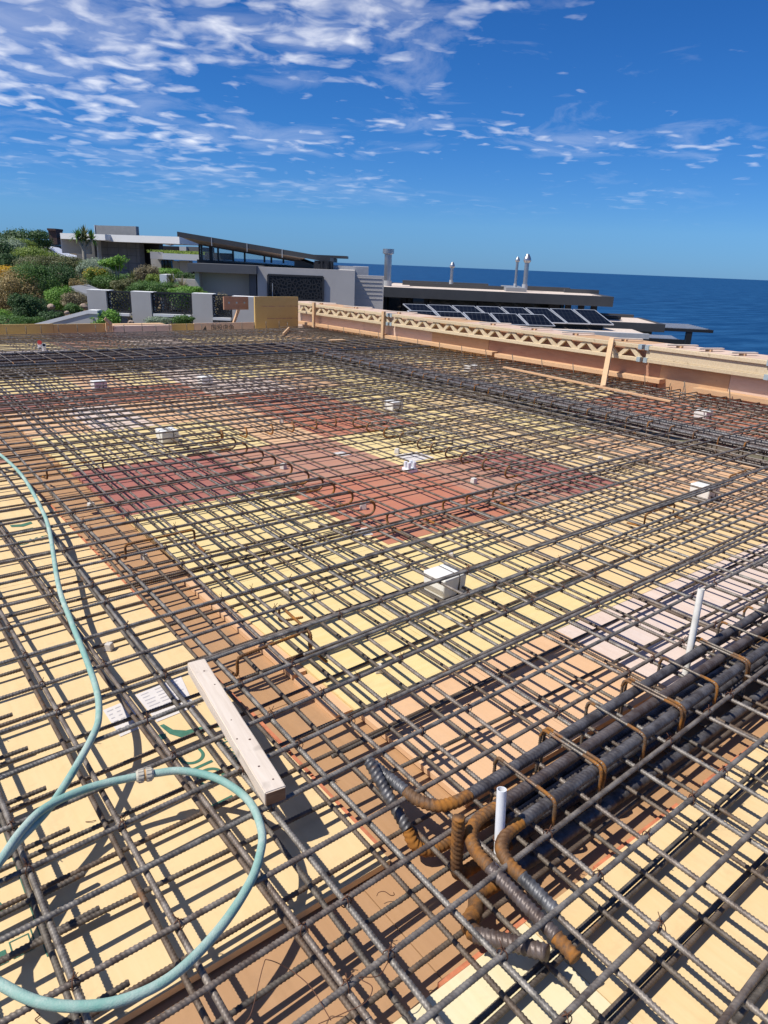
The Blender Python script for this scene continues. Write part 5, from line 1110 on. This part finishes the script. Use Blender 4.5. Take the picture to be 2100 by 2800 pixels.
def leaf_mesh(name, V, mat):
    n = len(V) // 4; me = bpy.data.meshes.new(name); me.vertices.add(len(V)); me.vertices.foreach_set('co', V.astype(np.float32).ravel()); me.loops.add(n * 4); me.loops.foreach_set('vertex_index', np.arange(n * 4, dtype=np.int32)); me.polygons.add(n)
    me.polygons.foreach_set('loop_start', np.arange(0, n * 4, 4, dtype=np.int32)); me.update(calc_edges=True); me.validate(); me.materials.append(M[mat]); return me
sid = 100
def shrub(cx_, cy_, wpx, hpx, d, mat, label, n=2600, size=0.05, name='shrub', cat='shrub', stem=True, second=None, **kw):
    global sid; sid += 1
    r0, zb_ = bg_rz(cx_, cy_ + hpx / 2, d); _, zt = bg_rz(cx_, cy_ - hpx / 2, d); k = d / 1941 * 1.06; rx = wpx * k / 2; rz = (zt - zb_) / 1.05
    o = empty(name, W(r0, d, zb_)); obj('crown', leaf_mesh('crown', leaves(int(n * 2.0), rx, rx * 0.9, rz, size, sid, **kw), mat), o)
    if second: V = leaves(int(n * 0.3), rx * 1.02, rx * 0.92, rz * 1.05, size * 0.9, sid + 500, 0.92, **kw); obj('flowers', leaf_mesh('flowers', V[V[:, 2].reshape(-1, 4).min(1).repeat(4) > rz * 0.3], second), o)
    if stem:
        m = MB(); g_ = min(hgt(r0, d), zb_) - zb_ - 0.1
        for q in range(4): a = q * 1.7 + sid; m.cyl((0.04 * math.cos(a), 0.04 * math.sin(a), g_), (rx * 0.4 * math.cos(a), rx * 0.4 * math.sin(a), rz * 0.6), 0.03, 0.012, 6)
        m.build('stem', M['bark'], o)
    return tag(o, label, cat)
SH = [(72, 655, 110, 56, 50, 'leaf_dark', 'dark olive tree in front of the chimney at the far left', 3500, .09),
      (60, 668, 60, 30, 44, 'leaf_lime', 'yellow green shrub left of the white car', 1800, .07),
      (6, 692, 60, 76, 37, 'leaf_dark', 'tall dark green bush at the left edge under the distant roof', 3200, .06),
      (38, 678, 60, 50, 40, 'leaf_silver', 'pale grey green bush beside the dark bush at the left edge', 2400, .06),
      (95, 693, 90, 34, 36, 'leaf_lime', 'lime green bush in front of the white car', 2600, .055),
      (40, 715, 60, 40, 34, 'leaf_dark', 'dark bush behind the yellow flowers', 2200, .05),
      (105, 722, 100, 44, 33, 'leaf_olive', 'wide olive green bush on the upper slope', 3200, .05),
      (185, 722, 90, 44, 34, 'leaf_olive', 'olive bush below the white house left panel', 2800, .05),
      (20, 742, 86, 30, 30.5, 'leaf_yellow', 'low bush covered in yellow flowers at the left edge', 2400, .045),
      (28, 800, 130, 120, 27, 'leaf_tan', 'big bush with tan flower heads at the left edge', 7000, .045),
      (105, 775, 110, 110, 28, 'leaf_green', 'large green bush in the middle of the slope', 6500, .042),
      (168, 765, 84, 84, 29.5, 'leaf_dark', 'rounded dark green bush right of the large green bush', 5200, .042),
      (85, 840, 80, 70, 24, 'leaf_dark', 'dark bush low on the slope', 4200, .042),
      (166, 815, 58, 62, 26, 'leaf_bright', 'bright green conical bush above the rocks', 4200, .035),
      (240, 738, 46, 46, 33, 'leaf_silver', 'small silvery round bush before the clad wall', 2600, .04),
      (275, 728, 84, 46, 36, 'leaf_silver', 'wide silvery bush at the foot of the clad wall', 3200, .05),
      (262, 752, 50, 40, 32, 'leaf_lime', 'yellow flowering low shrub beside the silvery bush', 2000, .045),
      (300, 772, 66, 42, 30.5, 'leaf_green', 'green shrub left of the brown flowering bush', 2800, .042),
      (345, 780, 70, 36, 29.5, 'leaf_olive', 'low olive shrub behind the first pillar gap', 2400, .042),
      (403, 754, 66, 56, 32, 'leaf_brown', 'brownish flowering bush before the low white wall', 3600, .042),
      (400, 785, 70, 34, 28.5, 'leaf_green', 'green hedge plant behind the second pillar', 2600, .04),
      (452, 790, 80, 40, 27.5, 'leaf_green', 'green shrub behind the wide pierced screen', 3000, .04),
      (508, 797, 64, 30, 26.5, 'leaf_bright', 'bright rounded shrub right of the spiky plant', 2600, .036),
      (468, 747, 66, 26, 34.5, 'leaf_bright', 'lime hedge under the roof garden block', 2400, .045),
      (425, 765, 40, 30, 30, 'leaf_lime', 'small lime shrub at the foot of the white end wall', 1500, .04),
      (215, 790, 40, 60, 28, 'leaf_tan', 'dry tan grass clump beside the path', 2000, .03),
      (205, 820, 60, 40, 25.5, 'leaf_brown', 'brown low shrub among the rocks', 2000, .036),
      (200, 843, 40, 26, 23, 'leaf_green', 'small green tuft above the ramp wall', 1500, .03),
      (293, 872, 66, 44, 19.3, 'leaf_bright', 'bright leafy plant in front of the first pierced screen', 1300, .05),
      (430, 877, 60, 22, 20.0, 'leaf_silver', 'grey green tuft under the wide pierced screen', 1400, .03),
      (500, 874, 50, 24, 20.0, 'leaf_green', 'green tuft at the right end of the wide screen', 1400, .03),
      (35, 882, 120, 40, 22, 'leaf_green', 'low green bush just above the far formwork at left', 3200, .036),
      (145, 870, 60, 36, 22.5, 'leaf_dark', 'dark low bush above the ramp wall', 2200, .036),
      (505, 820, 60, 50, 24.5, 'leaf_green', 'green foliage seen through the wide pierced screen', 2600, .036),
      (330, 825, 60, 60, 23, 'leaf_olive', 'foliage seen through the first pierced screen', 2600, .036),
      (608, 835, 50, 60, 23.5, 'leaf_brown', 'brown foliage seen through the third pierced screen', 2200, .036)]
for a in SH:
    kw = {}
    if a[5] == 'leaf_silver': kw = dict(lobes=5)
    shrub(*a[:6], a[6], n=a[7], size=a[8] * 0.8, second='leaf_yellow' if 'yellow flowering' in a[6] else None, **kw)
fr = random.Random(21); fk = ['leaf_green', 'leaf_dark', 'leaf_olive', 'leaf_lime', 'leaf_bright', 'leaf_green']
for k in range(46):
    t_ = k / 46; cx_ = fr.uniform(0, 560); dd_ = fr.uniform(24.5, 40); lo_ = 905 - (dd_ - 22) * 10.5 - max(0, cx_ - 150) * 0.02
    if cx_ > 235: dd_ = fr.uniform(24, 33); lo_ = 872 - (dd_ - 22) * 9.5
    sz_ = fr.uniform(22, 46)
    shrub(cx_, lo_ - sz_ * 0.3, sz_ * fr.uniform(1.0, 1.8), sz_ * 0.62, dd_, fr.choice(fk), 'small filler shrub of the hillside planting between the larger bushes', n=900, size=0.035, lobes=8)['group'] = 'small shrubs on the hillside'
# small tree with thin trunks before the clad wall
def small_tree(cx_, base, top, d, label):
    r0, zb_ = bg_rz(cx_, base, d); _, zt = bg_rz(cx_, top, d); h = zt - zb_; o = empty('small_tree', W(r0, d, zb_)); m = MB(); cl = []
    for q in range(5):
        a = q * 1.25 + 0.4; tip = Vector((0.42 * math.cos(a) * (0.4 + 0.2 * (q % 3)), 0.3 * math.sin(a), h * (0.62 + 0.08 * q))); mid = tip * 0.5 + Vector((0.05, 0, 0.05))
        m.cyl((0, 0, -0.3), mid, 0.03, 0.02, 7); m.cyl(mid, tip, 0.02, 0.008, 7); cl.append(tip)
    m.build('trunk', M['palebark'], o)
    V = np.concatenate([leaves(420, 0.28, 0.25, 0.30, 0.055, 900 + i, 0.2) + np.array([t.x, t.y, t.z - 0.14]) for i, t in enumerate(cl)]); obj('crown', leaf_mesh('crown', V, 'leaf_bright'), o); tag(o, label, 'tree')
small_tree(318, 770, 706, 31.0, 'small thin tree with bright leaves before the clad wall')
def rosette(o, c, n, L, wdt, mat, seed, spread=1.0, droop=0.25):
    r_ = random.Random(seed); m = MB()
    for i in range(n):
        a = r_.uniform(0, 6.28); e_ = r_.uniform(0.05, 1.25) * spread; l = L * r_.uniform(0.75, 1.1); dv = Vector((math.cos(a) * math.sin(e_), math.sin(a) * math.sin(e_), math.cos(e_)))
        sd = dv.cross(Vector((0, 0, 1))).normalized() * wdt; p1 = Vector(c) + dv * l * 0.5; p2 = Vector(c) + dv * l - Vector((0, 0, droop * l * e_))
        m.add([Vector(c) - sd * 0.6, Vector(c) + sd * 0.6, p1 + sd, p1 - sd, p2], [(0, 1, 2, 3), (3, 2, 4)])
    return m.build('leaf_rosette', M[mat], o)
d = 40.0; r0, zb_ = bg_rz(232, 720, d); _, zt = bg_rz(240, 648, d); o = empty('tree_aloe', W(r0, d, zb_)); m = MB(); h = zt - zb_
m.cyl((0, 0, -0.6), (0.02, 0, h * 0.55), 0.12, 0.10, 9); heads = [(-0.25, 0, h * 0.95), (0.15, 0.1, h * 1.05), (0.45, -0.1, h * 0.9), (0.05, -0.2, h * 0.85)]
for hd in heads: m.cyl((0.02, 0, h * 0.5), hd, 0.09, 0.06, 8)
m.build('trunk', M['palebark'], o)
for i, hd in enumerate(heads): rosette(o, hd, 46, 0.62, 0.04, 'leaf_olive' if i % 2 else 'leaf_green', 70 + i, 1.35, 0.3)
tag(o, 'tree aloe with forked pale trunk and spiky leaf heads', 'tree')
for cx_, cy_, d, lab in ((497, 790, 27.0, 'spiky agave rosette behind the wide screen'), (363, 770, 30.0, 'spiky dark rosette at the foot of the clad wall'), (470, 778, 29.0, 'spiky rosette before the blue grey low wall')):
    r0, z0 = bg_rz(cx_, cy_, d); o = empty('agave', W(r0, d, z0)); rosette(o, (0, 0, 0), 40, 0.5, 0.025, 'leaf_brown' if 'wide' in lab else 'leaf_olive', int(cx_), 1.1, 0.1); tag(o, lab, 'succulent')
# grass on the roof garden
x0, z0 = R1.xz(440, 693, 0); x1, _ = R1.xz(548, 697, 0); V = []
r_ = np.random.default_rng(5); n = 1600; P = np.stack([r_.uniform(x0 - 0.6, x1, n), r_.uniform(-0.6, 3.5, n), np.full(n, R1.xz(444, 692, -0.9)[1])], 1)
hgt_ = r_.uniform(0.05, 0.17, n); a = r_.uniform(0, 6.28, n); s_ = np.stack([np.cos(a), np.sin(a), 0 * a], 1) * 0.035; le = r_.normal(size=(n, 3)) * 0.06; le[:, 2] = hgt_
V = np.stack([P - s_, P + s_, P + le + s_ * 0.3, P + le - s_ * 0.3], 1).reshape(-1, 3); V = np.array([tuple(R1.M @ Vector(p)) for p in V])
tag(obj('roof_grass', leaf_mesh('roof_grass', V, 'leaf_lime')), 'yellow green grass on the white roof garden block', 'grass', kind='stuff')
# rocks
for i, (cx_, cy_, wpx, d, lab) in enumerate(((230, 838, 22, 23.5, 'large pale rock beside the first pillar'), (183, 855, 14, 22.5, 'reddish rock above the ramp wall'), (140, 838, 20, 23.6, 'tan rock at the foot of the dark bush'), (200, 797, 12, 27, 'small rock below the dry grass'), (358, 882, 18, 18.5, 'pale rock behind the pink far board'))):
    r0, z0 = bg_rz(cx_, cy_, d); k = wpx * d / 1941 / 2
    bm = bmesh.new(); bmesh.ops.create_icosphere(bm, subdivisions=2, radius=k)
    for v in bm.verts: v.co *= 1 + 0.3 * mnoise.noise(v.co / k * 1.1 + Vector((i * 7, 0, 0))); v.co.z *= 0.75
    me = bpy.data.meshes.new('rock'); bm.to_mesh(me); bm.free(); me.materials.append(M['rock']); tag(obj('rock', me, None, W(r0, d, z0), i), lab, 'rock')
# white car behind the bushes
d = 52.0; r0, z0 = bg_rz(143, 716, d); car = empty('parked_car', W(r0, d, z0 - 0.55), -AZ - 0.1)
prof = [(-2.0, 0.35), (-2.05, 0.8), (-1.9, 1.15), (-1.55, 1.28), (-1.2, 1.52), (-0.5, 1.58), (0.2, 1.50), (0.95, 1.12), (1.7, 0.98), (2.05, 0.75), (2.1, 0.4)]
def extr(pr, y0, y1, tap=0.0):
    n = len(pr); v = [(x, y0 + (tap if z > 1.0 else 0), z) for x, z in pr] + [(x, y1 - (tap if z > 1.0 else 0), z) for x, z in pr]
    return v, [tuple(range(n)), tuple(reversed(range(n, 2 * n)))] + [((i + 1) % n, i, n + i, n + (i + 1) % n) for i in range(n)]
m = MB(); m.add(*extr(prof, -0.85, 0.85, 0.12)); m.build('body', M['carpaint'], car, bevel=0.05)
for wp, y in (([(-1.15, 1.12), (-1.02, 1.46), (-0.45, 1.51), (-0.42, 1.12)], -0.745), ([(-0.36, 1.12), (-0.39, 1.51), (0.15, 1.44), (0.75, 1.10)], -0.745)):
    m = MB(); m.add(*extr(wp, y - 0.006, y + 0.01)); m.build('window', M['glass'], car)
for x in (-1.3, 1.35):
    for y in (-0.87, 0.70): m = MB(); m.cyl((x, y, 0.32), (x, y + 0.17, 0.32), 0.32, n=20); wo = m.build('wheel', M['tyre'], car); m = MB(); m.cyl((x, y - 0.005, 0.32), (x, y + 0.02, 0.32), 0.2, n=16); m.build('rim', M['inox'], wo)
m = MB(); m.box(0.62, 0.78, -0.93, -0.80, 1.08, 1.2); m.build('mirror', M['carpaint'], car, bevel=0.02)
tag(car, 'white parked car half hidden by bushes before the white house', 'car')
# gravel path
b = MB(); pp = [(208, 782), (250, 800), (300, 812), (330, 815)]
L_ = [bg_rz(x, y, 27.5 - i * 0.6) for i, (x, y) in enumerate(pp)]
for i in range(len(pp) - 1):
    d0, d1 = 27.5 - i * 0.6, 27.5 - (i + 1) * 0.6; b.hexa([W(L_[i][0], d0 - 0.6, L_[i][1] - 0.08), W(L_[i + 1][0], d1 - 0.6, L_[i + 1][1] - 0.08), W(L_[i + 1][0], d1 + 1.0, L_[i + 1][1] - 0.08), W(L_[i][0], d0 + 1.0, L_[i][1] - 0.08), W(L_[i][0], d0 - 0.6, L_[i][1]), W(L_[i + 1][0], d1 - 0.6, L_[i + 1][1]), W(L_[i + 1][0], d1 + 1.0, L_[i + 1][1] + 0.05), W(L_[i][0], d0 + 1.0, L_[i][1] + 0.05)])
tag(b.build('path', M['midgrey']), 'pale gravel garden path behind the garden wall', kind='structure')
